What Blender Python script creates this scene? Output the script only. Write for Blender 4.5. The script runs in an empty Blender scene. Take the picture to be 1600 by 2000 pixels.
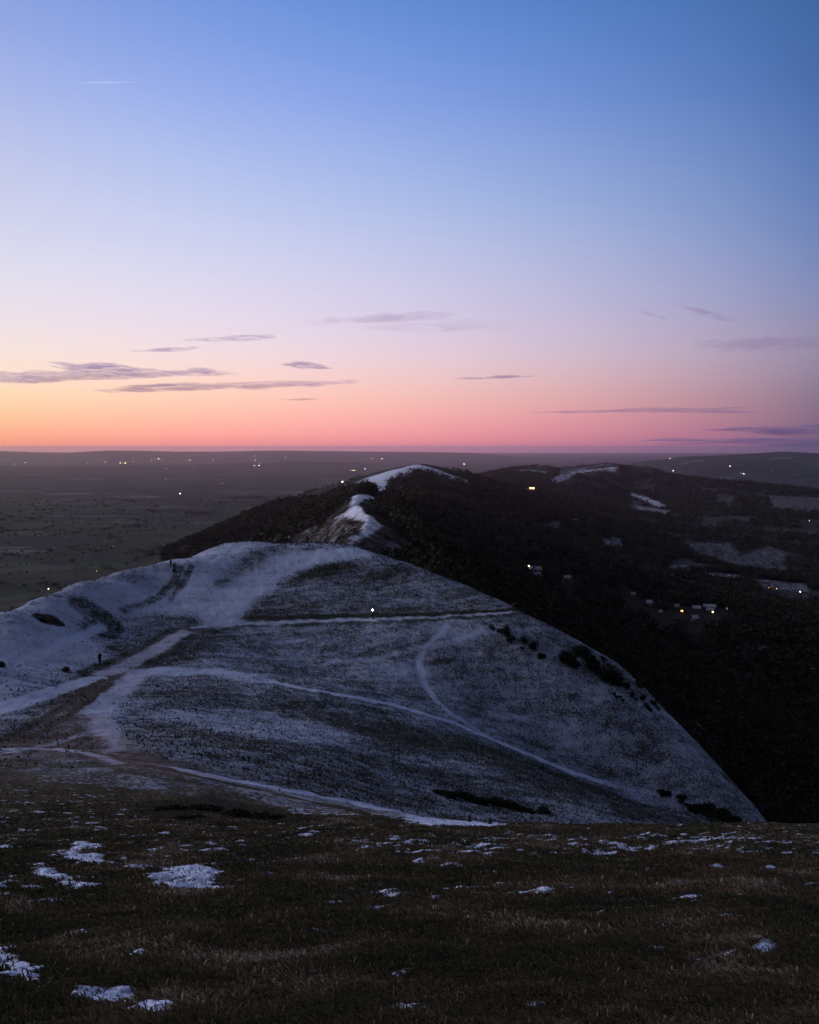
import bpy, bmesh, math, random
import numpy as np
from mathutils import Vector, Matrix
random.seed(7); rng = np.random.default_rng(7)
R = math.radians
scene = bpy.context.scene
col = scene.collection

# ------------------------------------------------------------------ camera
CZ = 400.0
F = 1944.0; HOR = 872.0
PITCH = math.atan((1000-HOR)/F)
cam_d = bpy.data.cameras.new('camera'); cam = bpy.data.objects.new('camera', cam_d); col.objects.link(cam)
cam.location = (0, 0, CZ); cam.rotation_euler = (math.pi/2-PITCH, 0, 0)
cam_d.sensor_fit = 'VERTICAL'; cam_d.sensor_height = 36.0; cam_d.lens = 36.0*F/2000.0
cam_d.clip_start = 0.1; cam_d.clip_end = 200000
scene.camera = cam
scene.view_settings.view_transform = 'Standard'; scene.view_settings.look = 'None'
scene.view_settings.exposure = 0.0; scene.view_settings.gamma = 1.0
cy = scene.cycles
cy.use_denoising = True
cy.volume_bounces = 1; cy.max_bounces = 6; cy.diffuse_bounces = 2; cy.glossy_bounces = 1
cy.transparent_max_bounces = 16

# ------------------------------------------------------------------ world: dusk sky, colour by true direction
def s2l(c):
    return tuple((v/255/12.92 if v/255 <= .04045 else ((v/255+.055)/1.055)**2.4) for v in c)
world = bpy.data.worlds.new("World"); scene.world = world; world.use_nodes = True
nt = world.node_tree; nt.nodes.clear()
def N(nt, t, **k):
    n = nt.nodes.new(t)
    for a, v in k.items(): setattr(n, a, v)
    return n
def M(nt, op, a, b=None, clamp=False):
    n = nt.nodes.new('ShaderNodeMath'); n.operation = op; n.use_clamp = clamp
    for i, v in enumerate((a, b)):
        if v is None: continue
        if isinstance(v, (int, float)): n.inputs[i].default_value = v
        else: nt.links.new(v, n.inputs[i])
    return n.outputs[0]
def MR(nt, v, a, b, c=0., d=1., interp='LINEAR'):
    n = nt.nodes.new('ShaderNodeMapRange'); n.interpolation_type = interp
    nt.links.new(v, n.inputs[0])
    for i, x in enumerate((a, b, c, d)): n.inputs[1+i].default_value = x
    return n.outputs[0]
def MIXC(nt, f, a, b, blend='MIX'):
    n = nt.nodes.new('ShaderNodeMix'); n.data_type = 'RGBA'; n.blend_type = blend
    for i, v in ((0, f), (6, a), (7, b)):
        if isinstance(v, (int, float)): n.inputs[i].default_value = v
        elif isinstance(v, tuple): n.inputs[i].default_value = (*v[:3], 1)
        else: nt.links.new(v, n.inputs[i])
    return n.outputs[2]
def RAMP(nt, v, stops):
    n = nt.nodes.new('ShaderNodeValToRGB'); cr = n.color_ramp
    nt.links.new(v, n.inputs[0])
    while len(cr.elements) < len(stops): cr.elements.new(0.5)
    for e, (p, c) in zip(cr.elements, stops): e.position = p; e.color = (*c, 1)
    return n.outputs[0]
ELEV = lambda py: math.degrees(math.atan((1000-py)/F)-PITCH)
rows = [880, 850, 820, 780, 740, 700, 650, 600, 540, 480, 400, 300, 200, 100, 0]
LEFT = [(244,150,132),(254,176,144),(254,200,158),(254,219,180),(252,226,205),(248,228,220),(240,226,230),(232,224,236),(222,221,238),(213,214,238),(201,205,236),(184,194,234),(166,181,232),(148,168,226),(134,157,220)]
MID  = [(215,135,150),(240,154,160),(246,172,170),(246,190,182),(240,200,200),(232,206,216),(222,206,226),(212,204,230),(202,201,232),(190,197,233),(173,189,232),(154,176,230),(133,161,227),(115,150,220),(99,139,211)]
RIGHT= [(112,92,125),(122,98,128),(132,108,132),(138,118,142),(146,130,156),(150,138,166),(144,140,174),(132,140,182),(120,137,184),(108,132,184),(97,125,182),(84,116,176),(71,107,167),(66,102,160),(60,96,149)]
tail = [(32, (92,110,158)), (45, (86,97,132)), (65, (80,88,112)), (90, (76,84,106))]
tailk = {0: 1.1, 1: 1.0, 2: .8}
tc = N(nt, 'ShaderNodeTexCoord'); sx = N(nt, 'ShaderNodeSeparateXYZ')
nt.links.new(tc.outputs['Generated'], sx.inputs[0])
el = M(nt, 'DIVIDE', M(nt, 'ARCSINE', sx.outputs[2]), math.pi/2, True)
az = M(nt, 'ARCTAN2', sx.outputs[0], sx.outputs[1])
cols = []
for k, L in enumerate((LEFT, MID, RIGHT)):
    st = [(max(0, ELEV(p))/90, s2l(c)) for p, c in zip(rows, L)]
    if k == 1: st = [(q, tuple(max(0, 2*m_-.5*(l_+r_)) for l_, m_, r_ in zip(s2l(LEFT[i]), cc, s2l(RIGHT[i])))) for i, (q, cc) in enumerate(st)]
    st += [(e/90, tuple(v*tailk[k] for v in s2l(c))) for e, c in tail]
    cols.append(RAMP(nt, el, st))
dark = RAMP(nt, el, [(0, s2l((92,82,88))), (.1, s2l((93,89,102))), (.3, s2l((86,88,108))), (1, s2l((76,84,106)))])
tt = MR(nt, az, R(-22.4), R(22.4))
c = MIXC(nt, tt, MIXC(nt, tt, cols[0], cols[1]), MIXC(nt, tt, cols[1], cols[2]))   # smooth three-way blend round the horizon
aa = M(nt, 'ABSOLUTE', M(nt, 'ADD', az, R(22)))
c = MIXC(nt, MR(nt, aa, R(60), R(125), interp='SMOOTHSTEP'), c, dark)
bg = N(nt, 'ShaderNodeBackground'); nt.links.new(c, bg.inputs[0]); bg.inputs[1].default_value = 1.0
wo = N(nt, 'ShaderNodeOutputWorld'); nt.links.new(bg.outputs[0], wo.inputs[0])
# the sun itself is down; its broad soft afterglow comes in low from the left
sun_d = bpy.data.lights.new('sun', 'SUN'); sun = bpy.data.objects.new('sun', sun_d); col.objects.link(sun)
sun_d.energy = 1.7; sun_d.angle = R(30); sun_d.color = (.90, .84, 1)
sd = Vector((math.sin(R(-86)), math.cos(R(-86)), math.tan(R(17))))
sun.rotation_euler = sd.to_track_quat('Z', 'Y').to_euler()

# ------------------------------------------------------------------ helpers
def P(px, py, Y):
    u = (px-800)/F; v = (1000-py)/F
    d = np.array([u, math.cos(PITCH)+v*math.sin(PITCH), -math.sin(PITCH)+v*math.cos(PITCH)])
    p = d*(Y/d[1]); p[2] += CZ
    return p
def project(p):
    x, y, z = p[..., 0], p[..., 1], p[..., 2]-CZ
    dd = y*math.cos(PITCH)-z*math.sin(PITCH); up = y*math.sin(PITCH)+z*math.cos(PITCH)
    return 800+F*x/dd, 1000-F*up/dd
_perm = np.random.default_rng(3).permutation(512)
_perm = np.concatenate([_perm, _perm]); _ang = np.random.default_rng(5).uniform(0, 2*math.pi, 512)
_gx, _gy = np.cos(_ang), np.sin(_ang)
def pn(x, y):
    xi = np.floor(x).astype(np.int64); yi = np.floor(y).astype(np.int64)
    xf = x-xi; yf = y-yi; u = xf*xf*xf*(xf*(xf*6-15)+10); v = yf*yf*yf*(yf*(yf*6-15)+10)
    def g(a, b, fx, fy):
        h = _perm[(_perm[(xi+a) & 511]+((yi+b) & 511)) & 511]
        return _gx[h]*fx+_gy[h]*fy
    a = g(0, 0, xf, yf); b = g(1, 0, xf-1, yf); c_ = g(0, 1, xf, yf-1); d = g(1, 1, xf-1, yf-1)
    return ((a+(b-a)*u)+((c_+(d-c_)*u)-(a+(b-a)*u))*v)*1.5
def fbm(x, y, s, o=4, rot=0.6):
    r = 0; a = 1.; t = 0; X = x/s; Y = y/s
    for i in range(o):
        r = r+a*pn(X+17.3*i, Y-9.1*i); t += a; a *= .5
        X, Y = 2*(X*math.cos(rot)-Y*math.sin(rot)), 2*(X*math.sin(rot)+Y*math.cos(rot))
    return r/t
def sstep(a, b, x):
    t = np.clip((x-a)/(b-a), 0, 1); return t*t*(3-2*t)

# ------------------------------------------------------------------ terrain heights
# survey points of the near hill: (photo x, photo y, distance in m)
SP = []
for px in (-500, 100, 600, 1100, 1900):
    for py, Y in ((2000, 5.2), (1850, 8.2), (1730, 13.0)): SP.append((px, py, Y))
for px in (500, 850, 1200, 1600, 2100): SP += [(px, 1640+(-8 if px < 900 else 0), 21), (px, 1618, 29)]
SP += [(-400, 1640, 21), (0, 1645, 21), (250, 1636, 22), (0, 1600, 32), (250, 1585, 36), (-400, 1590, 32)]
SP += [(0, 1540, 46), (150, 1505, 58), (330, 1503, 62), (450, 1580, 47), (0, 1480, 68), (-400, 1520, 56), (-400, 1440, 76),
       (600, 1553, 70), (760, 1585, 76), (880, 1606, 82), (1100, 1600, 98), (1200, 1585, 112), (1400, 1612, 132),
       (100, 1440, 88), (0, 1430, 86), (200, 1400, 103), (300, 1450, 84), (450, 1450, 92), (600, 1450, 103), (800, 1500, 106),
       (1000, 1500, 118), (1000, 1545, 108), (0, 1380, 103), (100, 1340, 118), (195, 1298, 136), (300, 1350, 122), (400, 1300, 140),
       (500, 1400, 117), (600, 1345, 134), (800, 1388, 138), (1000, 1456, 142), (1190, 1531, 145), (1300, 1575, 145),
       (430, 1221, 166), (330, 1250, 151), (560, 1214, 170), (700, 1210, 174), (860, 1203, 179), (1000, 1196, 184),
       (600, 1300, 152), (800, 1300, 158), (1000, 1350, 160), (1200, 1420, 159), (1100, 1280, 173), (1350, 1510, 155), (1200, 1340, 170),
       (1400, 1560, 150), (600, 1150, 189), (600, 1100, 204), (480, 1130, 192), (760, 1130, 200), (900, 1175, 190),
       (300, 1150, 179), (240, 1185, 166), (210, 1235, 157), (165, 1200, 158), (100, 1225, 146), (0, 1290, 126), (80, 1290, 132), (400, 1160, 180), (350, 1200, 168),
       (-200, 1380, 100), (-300, 1330, 104)]
CREST = [(-400, 1380, 92), (-200, 1285, 115), (0, 1199, 143), (80, 1166, 156), (160, 1135, 168), (250, 1113, 182), (335, 1094, 194), (430, 1063, 214), (520, 1059, 220), (600, 1060, 221),
         (680, 1065, 221), (800, 1101, 211), (900, 1140, 202), (965, 1168, 195)]
FLANK = [(1037, 1203, 187), (1120, 1245, 183), (1193, 1291, 178), (1286, 1384, 171), (1360, 1462, 164), (1446, 1560, 156), (1484, 1611, 150), (1530, 1680, 138)]
SP2 = [P(*s) for s in SP+CREST+FLANK]
for s in CREST:
    p = P(*s); h = p[:2]/np.linalg.norm(p[:2]); sl = (p[2]-CZ)/np.linalg.norm(p[:2])
    for t, e in ((12, 1.6), (40, 14), (90, 48)):
        SP2.append(np.array([*(p[:2]+h*t), p[2]+sl*t-e]))
for s in FLANK:
    p = P(*s); h = p[:2]/np.linalg.norm(p[:2]); sl = (p[2]-CZ)/np.linalg.norm(p[:2])
    q = h+np.array([.8, -.1]); q /= np.linalg.norm(q)
    for t, e in ((10, 4.5), (40, 24), (95, 62)):
        SP2.append(np.array([*(p[:2]+q*t), p[2]+sl*t-e]))
for p in ((-5, -3, 0.5), (5, -3, .5), (0, 0, -1.7), (-20, -10, 1), (20, -10, 1), (-60, -20, -2), (60, -20, -10), (0, 2.5, -2.25), (-60, 10, -6), (60, 15, -14), (40, 60, -27)):
    SP2.append(np.array([p[0], p[1], CZ+p[2]]))
SP2 = np.array(SP2)
def _U(r2): return np.where(r2 > 1e-9, .5*r2*np.log(np.maximum(r2, 1e-9)), 0)
def tps_fit(pts, lam):
    xy = pts[:, :2]/100; n = len(xy)
    K = _U(((xy[:, None]-xy[None])**2).sum(-1))+lam*np.eye(n)
    Q = np.hstack([np.ones((n, 1)), xy]); A = np.zeros((n+3, n+3)); A[:n, :n] = K; A[:n, n:] = Q; A[n:, :n] = Q.T
    return np.linalg.solve(A, np.concatenate([pts[:, 2], [0, 0, 0]]))
_w = tps_fit(SP2, 2e-5)
def tps(x, y):
    X = x/100; Y = y/100; out = _w[-3]+_w[-2]*X+_w[-1]*Y
    for i, s in enumerate(SP2):
        out = out+_w[i]*_U((X-s[0]/100)**2+(Y-s[1]/100)**2)
    return out
def ridge(x, y, pts, wl, wr, p=1.5):
    """height above the floor line of a ridge through pts; wl/wr flank widths"""
    best = np.full(x.shape, 1e18); zz = np.zeros(x.shape); side = np.zeros(x.shape)
    W = [P(*q) for q in pts]
    for a, b in zip(W[:-1], W[1:]):
        dx, dy = b[0]-a[0], b[1]-a[1]; L2 = dx*dx+dy*dy
        t = np.clip(((x-a[0])*dx+(y-a[1])*dy)/L2, 0, 1)
        d = (x-a[0]-t*dx)**2+(y-a[1]-t*dy)**2
        m = d < best
        best = np.where(m, d, best); zz = np.where(m, a[2]+(b[2]-a[2])*t, zz)
        side = np.where(m, np.sign((x-a[0])*dy-(y-a[1])*dx), side)
    d = np.sqrt(best); w = np.where(side > 0, wr, wl)
    return zz, np.exp(-(d/w)**p), d
RA = [(600, 1095, 300), (645, 1075, 380), (668, 1062, 430), (712, 1036, 520), (722, 1012, 600), (690, 986, 720), (700, 965, 840), (735, 968, 1050), (752, 972, 1300)]
RA2 = [(752, 972, 1300), (742, 955, 1600), (765, 930, 2050), (800, 914, 2350), (822, 906, 2550), (850, 911, 2700), (885, 925, 2800), (940, 947, 3000), (1000, 950, 3600)]
RB = [(822, 907, 2540), (790, 911, 2500), (760, 919, 2430), (700, 938, 2330), (640, 957, 2200), (560, 995, 1950), (500, 1025, 1850), (440, 1056, 1750), (360, 1110, 1650)]
RBR = [(822, 907, 2500), (880, 926, 2450), (930, 949, 2400), (990, 980, 2250), (1080, 1025, 2100), (1180, 1075, 2000)]
RC = [(905, 948, 4100), (950, 928, 4400), (1010, 915, 4600), (1052, 911, 4700), (1085, 924, 4900)]
RD = [(1085, 938, 4900), (1110, 920, 5000), (1145, 909, 5200), (1190, 903, 5300), (1225, 908, 5300), (1258, 924, 5200), (1300, 931, 5000), (1400, 940, 4700), (1500, 951, 4400), (1620, 970, 4000), (1800, 985, 3600)]
RR = [(1230, 908, 14500), (1290, 897, 14200), (1350, 891, 14000), (1400, 890, 13500), (1450, 887, 13200), (1500, 884, 13000), (1530, 882, 13000), (1600, 886, 12500), (1700, 884, 12000), (1900, 880, 11000)]
RE = [(-500, 880, 26000), (-200, 883, 27000), (0, 881, 28000), (60, 883, 28000), (140, 884, 28000), (215, 880, 27500), (270, 880, 27500), (340, 882, 28000), (430, 882, 28000), (520, 880, 28000), (560, 880, 28000), (640, 881, 28500), (740, 882, 29000), (840, 883, 29500), (900, 884, 29500), (925, 889, 30000)]
RM = [(-300, 912, 17500), (0, 911, 17000), (200, 912, 16500), (420, 907, 18000), (560, 902, 19000), (680, 903, 19500), (800, 908, 19000)]
LX = lambda y: -60+0.028*y   # where the ridge line separates the two lowlands
def height(x, y):
    r = np.hypot(x, y)
    fl = sstep(-500, 700, x-LX(y)-.02*y)
    flz = CZ-382+fl*(75+34*fbm(x, y, 900, 3)+18*np.clip(1-y/3000, 0, 1))*(1-sstep(5500, 9000, r))+7*fbm(x, y, 1800, 2)*(1-fl)
    z = flz.copy()
    near_m = r < 520
    for rg, wl, wr, p, lo, hi in ((RA, 190, 330, 1.35, 100, 4500), (RA2, 420, 480, 1.6, 100, 7000), (RB, 300, 420, 1.7, 500, 6000),
                              (RBR, 400, 330, 1.6, 500, 6000), (RC, 500, 500, 1.6, 2000, 9000), (RD, 700, 800, 1.6, 2000, 9000),
                              (RR, 1500, 1500, 2.0, 8000, 22000), (RE, 2200, 2200, 2, 18000, 40000), (RM, 900, 900, 2, 12000, 26000)):
        m = (r > lo) & (r < hi)
        if not m.any(): continue
        zz, g, d = ridge(x[m], y[m], rg, wl, wr, p)
        h = flz[m]+(zz-flz[m])*g
        k = 6.0+.002*r[m]
        a = z[m]; e = np.clip(.5+.5*(h-a)/k, 0, 1)
        z[m] = a+(h-a)*e+k*e*(1-e)*.5*(d > k)
    # relief noise on mid-distance slopes
    z = z+(fbm(x, y, 160, 4)*7+fbm(x, y, 40, 3)*1.5)*sstep(350, 700, r)*(1-sstep(6500, 9000, r))*np.clip((z-flz)/80, 0.15, 1)*np.clip(1.15-np.clip((z-flz)/330, 0, 1), .2, 1)
    m = (r > 300) & (r < 1700)
    if m.any(): z[m] = z[m]+(fbm(x[m], y[m], 60, 4)*5+fbm(x[m]+9, y[m], 14, 3)*1.2)*sstep(300, 420, r[m])*(1-sstep(1300, 1700, r[m]))
    m = near_m
    if m.any():
        xx, yy, rr = x[m], y[m], r[m]
        n = tps(xx, yy)
        n = n-np.maximum(0, rr-258)**1.25*.8
        amp = sstep(20, 80, rr)
        n = n+fbm(xx, yy, 22, 4)*.4*amp+fbm(xx, yy, 4.5, 4)*.30*sstep(6, 60, rr)+fbm(xx, yy, 1.5, 2)*.11*sstep(50, 80, rr)
        n = n+fbm(xx, yy, 2.6, 4)*.20*(1-sstep(20, 60, rr))*sstep(1, 4, rr)+fbm(xx, yy, .55, 3)*.085*(1-sstep(25, 50, rr))
        # low banks at left of the track
        z[m] = np.maximum(n, np.minimum(z[m], n+400)) if False else np.where(n > z[m], n, z[m])
    return z
def hits(pix, rmin=3.5):
    """march photo rays down to the terrain; returns world points"""
    pix = np.asarray(pix, float); n = len(pix)
    u = (pix[:, 0]-800)/F; v = (1000-pix[:, 1])/F
    d = np.stack([u, np.full(n, math.cos(PITCH))+v*math.sin(PITCH), -math.sin(PITCH)+v*math.cos(PITCH)], 1)
    d /= d[:, 1:2]
    Ys = np.exp(np.linspace(math.log(rmin), math.log(42000), 2200))
    X = d[:, 0:1]*Ys; Z = d[:, 2:3]*Ys+CZ; YY = np.broadcast_to(Ys, X.shape)
    H = height(X.ravel(), YY.ravel().copy()).reshape(X.shape)
    below = H >= Z
    i = np.where(below.any(1), below.argmax(1), len(Ys)-1); i = np.maximum(i, 1)
    k = np.arange(n); a = (Z-H)[k, i-1]; b = (H-Z)[k, i]
    Y = Ys[i-1]+(Ys[i]-Ys[i-1])*np.clip(a/np.maximum(a+b, 1e-6), 0, 1)
    p = d*Y[:, None]; p[:, 2] += CZ
    return p
def dense(pl, n=6):
    out = []
    for a, b in zip(pl[:-1], pl[1:]):
        for t in range(n): out.append((a[0]+(b[0]-a[0])*t/n, a[1]+(b[1]-a[1])*t/n))
    return out+[pl[-1]]
def smooth(pl, it=2):
    for _ in range(it):
        q = [pl[0]]
        for a, b in zip(pl[:-1], pl[1:]):
            q += [(a[0]*.75+b[0]*.25, a[1]*.75+b[1]*.25), (a[0]*.25+b[0]*.75, a[1]*.25+b[1]*.75)]
        pl = q+[pl[-1]]
    return pl
def world_line(pl, it=2):
    w = hits(smooth(pl, it)); 
    keep = [0]
    for i in range(1, len(w)):
        if abs(math.hypot(w[i][0], w[i][1])-math.hypot(w[keep[-1]][0], w[keep[-1]][1])) < 60+.25*w[i][1]: keep.append(i)
    return w[keep][:, :2]
def line_dist(x, y, W):
    best = np.full(x.shape, 1e18)
    for a, b in zip(W[:-1], W[1:]):
        dx, dy = b-a; L2 = max(dx*dx+dy*dy, 1e-9)
        t = np.clip(((x-a[0])*dx+(y-a[1])*dy)/L2, 0, 1)
        best = np.minimum(best, (x-a[0]-t*dx)**2+(y-a[1]-t*dy)**2)
    return np.sqrt(best)
def poly_sd(x, y, W):
    d = line_dist(x, y, np.vstack([W, W[:1]])); ins = np.zeros(x.shape, bool)
    n = len(W)
    for i in range(n):
        a, b = W[i], W[(i+1) % n]
        c_ = ((a[1] > y) != (b[1] > y))
        with np.errstate(divide='ignore', invalid='ignore'):
            c_ &= x < (b[0]-a[0])*(y-a[1])/(b[1]-a[1]+1e-12)+a[0]
        ins ^= c_
    return np.where(ins, d, -d)
exec_masks = None
# ------------------------------------------------------------------ object helpers
def tag(o, label=None, cat=None, group=None, kind=None):
    if label: o['label'] = label
    if cat: o['category'] = cat
    if group: o['group'] = group
    if kind: o['kind'] = kind
    return o
def mesh_np(name, V, Fc, mat=None, parent=None, smooth_=False, loc=None):
    me = bpy.data.meshes.new(name); V = np.asarray(V, np.float32); Fc = np.asarray(Fc, np.int32)
    k = Fc.shape[1]
    me.vertices.add(len(V)); me.vertices.foreach_set('co', V.ravel())
    me.loops.add(Fc.size); me.loops.foreach_set('vertex_index', Fc.ravel())
    me.polygons.add(len(Fc)); me.polygons.foreach_set('loop_start', np.arange(0, Fc.size, k, dtype=np.int32))
    me.polygons.foreach_set('loop_total', np.full(len(Fc), k, np.int32))
    if smooth_: me.polygons.foreach_set('use_smooth', np.ones(len(Fc), bool))
    me.update()
    if mat: me.materials.append(mat)
    o = bpy.data.objects.new(name, me); col.objects.link(o)
    if parent: o.parent = parent
    if loc is not None: o.location = loc
    return o
def new_mat(name):
    m = bpy.data.materials.new(name); m.use_nodes = True; t = m.node_tree
    b = t.nodes['Principled BSDF']; b.inputs['Specular IOR Level'].default_value = .15
    b.inputs['Roughness'].default_value = .9
    return m, t, b
# ------------------------------------------------------------------ ground cover: snow, mud, heath (places in metres on the terrain)
COVER = []   # (kind, world polyline/polygon, params)
def poly(pix, val, soft, ch='snow', it=1): COVER.append(('poly', hits(dense(pix, 2))[:, :2], val, soft, ch))
def line(pix, w, val, soft=.5, ch='snow'): COVER.append(('line', world_line(pix), w, val, soft, ch))
NEARC = []
poly([(-300,1390),(0,1206),(160,1143),(335,1100),(430,1068),(600,1066),(700,1080),(570,1100),(500,1150),(440,1205),(300,1195),(215,1250),(190,1298),(100,1330),(0,1370)], .76, 8)
poly([(485,1070),(560,1066),(545,1085),(500,1110),(440,1150),(420,1140),(470,1100)], .5, 4)
poly([(330,1120),(440,1090),(420,1130),(360,1165),(300,1185),(230,1190)], .82, 4)
poly([(560,1112),(600,1088),(680,1084),(800,1107),(900,1142),(990,1188),(700,1203),(430,1210),(470,1172)], .47, 7)
poly([(585,1102),(640,1092),(700,1106),(650,1122),(570,1124)], .3, 4)
poly([(430,1238),(860,1217),(1020,1207),(1200,1298),(1300,1392),(1450,1560),(1190,1522),(1000,1447),(800,1377),(600,1337),(400,1300),(340,1285)], .56, 8)
poly([(1010,1212),(1100,1240),(1200,1296),(1290,1380),(1240,1340),(1160,1280),(1060,1240)], .45, 4)
poly([(600,1352),(1000,1468),(1190,1537),(1470,1606),(900,1600),(600,1543),(330,1493),(240,1440),(300,1340)], .46, 9)
poly([(620,1385),(900,1440),(1200,1548),(1400,1605),(1250,1600),(1000,1508),(800,1450),(600,1410)], .36, 9)
poly([(290,1380),(450,1385),(600,1405),(720,1440),(600,1455),(420,1430),(300,1400)], .66, 5)
poly([(380,1240),(470,1235),(420,1270),(330,1300),(310,1290)], .4, 6)
poly([(200,1255),(420,1225),(330,1260),(215,1285)], .5, 4)
poly([(0,1375),(180,1310),(130,1365),(0,1435)], .5, 3)
poly([(0,1450),(120,1355),(190,1315),(285,1300),(300,1318),(215,1365),(180,1400),(240,1460),(400,1500),(300,1520),(200,1488),(60,1480),(0,1482)], .34, 5)
poly([(0,1450),(120,1355),(190,1315),(285,1300),(300,1318),(215,1365),(180,1400),(240,1460),(400,1500),(300,1520),(200,1488),(60,1480),(0,1482)], .55, 5, 'mud')
poly([(-200,1484),(60,1484),(200,1490),(330,1512),(480,1550),(620,1604),(620,1700),(-200,1800)], .36, 1.5)
poly([(20,1502),(160,1497),(330,1525),(345,1552),(200,1540),(60,1520)], .48, 1.2)
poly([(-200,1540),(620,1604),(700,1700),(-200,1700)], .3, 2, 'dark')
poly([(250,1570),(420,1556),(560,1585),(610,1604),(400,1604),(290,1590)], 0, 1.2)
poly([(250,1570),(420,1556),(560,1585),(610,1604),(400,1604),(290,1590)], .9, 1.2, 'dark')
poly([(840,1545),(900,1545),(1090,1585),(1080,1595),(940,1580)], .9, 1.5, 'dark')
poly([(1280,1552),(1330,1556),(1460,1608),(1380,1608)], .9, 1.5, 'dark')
poly([(880,1590),(960,1590),(1120,1606),(1000,1606)], .5, 2)
line([(500,1325),(600,1345),(700,1362),(800,1385),(880,1410),(950,1440),(1050,1480),(1120,1510),(1192,1531)], .5, 1.0, .6)
line([(1180,1528),(1300,1555),(1400,1585)], .2, .6, .6)
line([(300,1310),(400,1310),(500,1325)], 1.2, .8, 1.5)
line([(872,1222),(862,1240),(830,1262),(818,1290),(822,1320),(845,1360),(880,1395),(930,1425),(980,1452)], .28, .86, .5)
line([(965,1220),(900,1250),(850,1262),(740,1285),(640,1295)], .3, .70, .7)
line([(200,1318),(265,1292),(315,1262),(345,1240),(384,1227),(430,1221)], 2.6, .36, 1.6)
line([(200,1318),(265,1292),(315,1262),(345,1240),(384,1227),(430,1221)], .9, .72, 1.0)
line([(190,1318),(260,1292),(310,1262),(340,1240),(380,1226),(430,1220)], 1.4, .45, .8, 'mud')
line([(380,1226),(430,1220),(560,1215),(728,1209),(860,1203),(960,1199),(1032,1191)], 1.6, .38, 1.2)
line([(380,1226),(430,1220),(560,1215),(728,1209),(860,1203),(960,1199),(1032,1191)], .45, .76, .5)
line([(380,1226),(430,1220),(560,1215),(728,1209),(860,1203),(960,1199),(1032,1191)], .8, .3, .5, 'mud')
line([(400,1212),(430,1208),(560,1206),(728,1203),(860,1198),(960,1194),(1020,1189)], .5, .1, .6)
line([(-60,1405),(0,1386),(100,1352),(190,1324)], .9, .9, .8)
line([(190,1395),(200,1375),(240,1345),(275,1312)], .7, .78, 1.6)
line([(0,1448),(60,1420),(120,1385),(200,1328)], .18, .15, .5); line([(40,1450),(100,1420),(160,1380),(215,1335)], .12, .1, .5)
line([(20,1470),(110,1452),(190,1425)], .15, .6, .6); line([(0,1462),(90,1462),(180,1470),(230,1492)], .2, .7, .5)
poly([(175,1395),(205,1392),(235,1440),(245,1475),(215,1470)], .7, 2)
line([(0,1478),(100,1475),(200,1480),(240,1492),(330,1510)], .8, 1, .6, 'mud')
line([(180,1400),(210,1440),(260,1480),(330,1498),(420,1520)], 1.0, .8, .8, 'mud')
line([(340,1500),(450,1522),(600,1553),(760,1583),(900,1612)], 1.0, .98, .9)
line([(300,1497),(400,1519),(540,1550),(650,1574),(760,1600)], .45, .0, .3)
line([(430,1210),(445,1180),(520,1125),(600,1090),(690,1078)], 1.6, .84, 4)
line([(350,1108),(345,1135),(300,1175),(240,1190)], .7, .5, .5); line([(372,1105),(362,1140),(330,1170)], .4, .5, .5)
line([(170,1190),(205,1215),(195,1235)], 2.2, .45, 1.5)
line([(85,1208),(105,1212)], 1.2, 0, .6, ); line([(60,1285),(200,1225)], .5, .95, .8)
FGP = [[(285,1720),(320,1697),(370,1690),(440,1698),(425,1722),(465,1735),(400,1740),(340,1735)], [(118,1665),(150,1648),(200,1650),(195,1668),(212,1688),(170,1685),(125,1675)],
       [(45,1690),(90,1690),(130,1715),(190,1725),(190,1735),(110,1730),(60,1700)], [(-10,1645),(70,1640),(60,1652),(-10,1658)],
       [(-20,1850),(45,1870),(80,1900),(130,1930),(70,1935),(20,1900),(-20,1885)], [(150,1945),(200,1930),(260,1930),(300,1940),(380,1965),(340,1980),(260,1975),(200,1960)],
       [(120,1820),(150,1818),(175,1836),(125,1838)], [(210,1862),(280,1855),(300,1870),(220,1872)], [(1205,1702),(1270,1700),(1268,1708),(1210,1712)],
       [(1440,1858),(1500,1852),(1530,1862),(1470,1866)], [(30,1980),(70,1985),(60,2005),(20,2005)]]
for q_, v_ in zip(FGP, (.82,.72,.74,.6,.92,.9,.62,.6,.46,.34,.7)): poly(q_, v_, .3)
ell = [(1010,1712,30),(1050,1728,16),(1120,1724,30),(1132,1758,12),(1372,1758,22),(1500,1745,16),(1300,1811,14),(925,1770,18),(870,1690,20),(560,1662,30),(420,1645,18),(415,1614,16),
       (990,1660,30),(960,1648,25),(1180,1640,40),(1260,1645,30),(1340,1643,50),(1390,1655,30),(1480,1658,26),(1560,1645,18),(1580,1658,22),(1100,1655,26),(1190,1690,20),(1120,1700,40),(640,1615,20),(1020,1785,12),(820,1720,16),(470,1675,20),(1400,1690,14),(760,1660,24)]
for (x_, y_, w_) in ell:
    h_ = w_*.12+2; poly([(x_-w_, y_), (x_-w_*.4, y_-h_), (x_+w_*.5, y_-h_*.8), (x_+w_, y_+1), (x_+w_*.2, y_+h_)], .5, .25)
poly([(640,1630),(1000,1632),(1620,1632),(1620,1665),(1000,1668),(820,1700),(700,1680)], .47, 1.5)
poly([(560,1690),(820,1705),(1300,1700),(1620,1690),(1620,1800),(1100,1800),(700,1760)], .33, 1.5)
NNEAR = len(COVER)
_h = hits([(300,1450),(1200,1575)])[:, :2]; DIR = (_h[1]-_h[0])/np.linalg.norm(_h[1]-_h[0])
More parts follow.
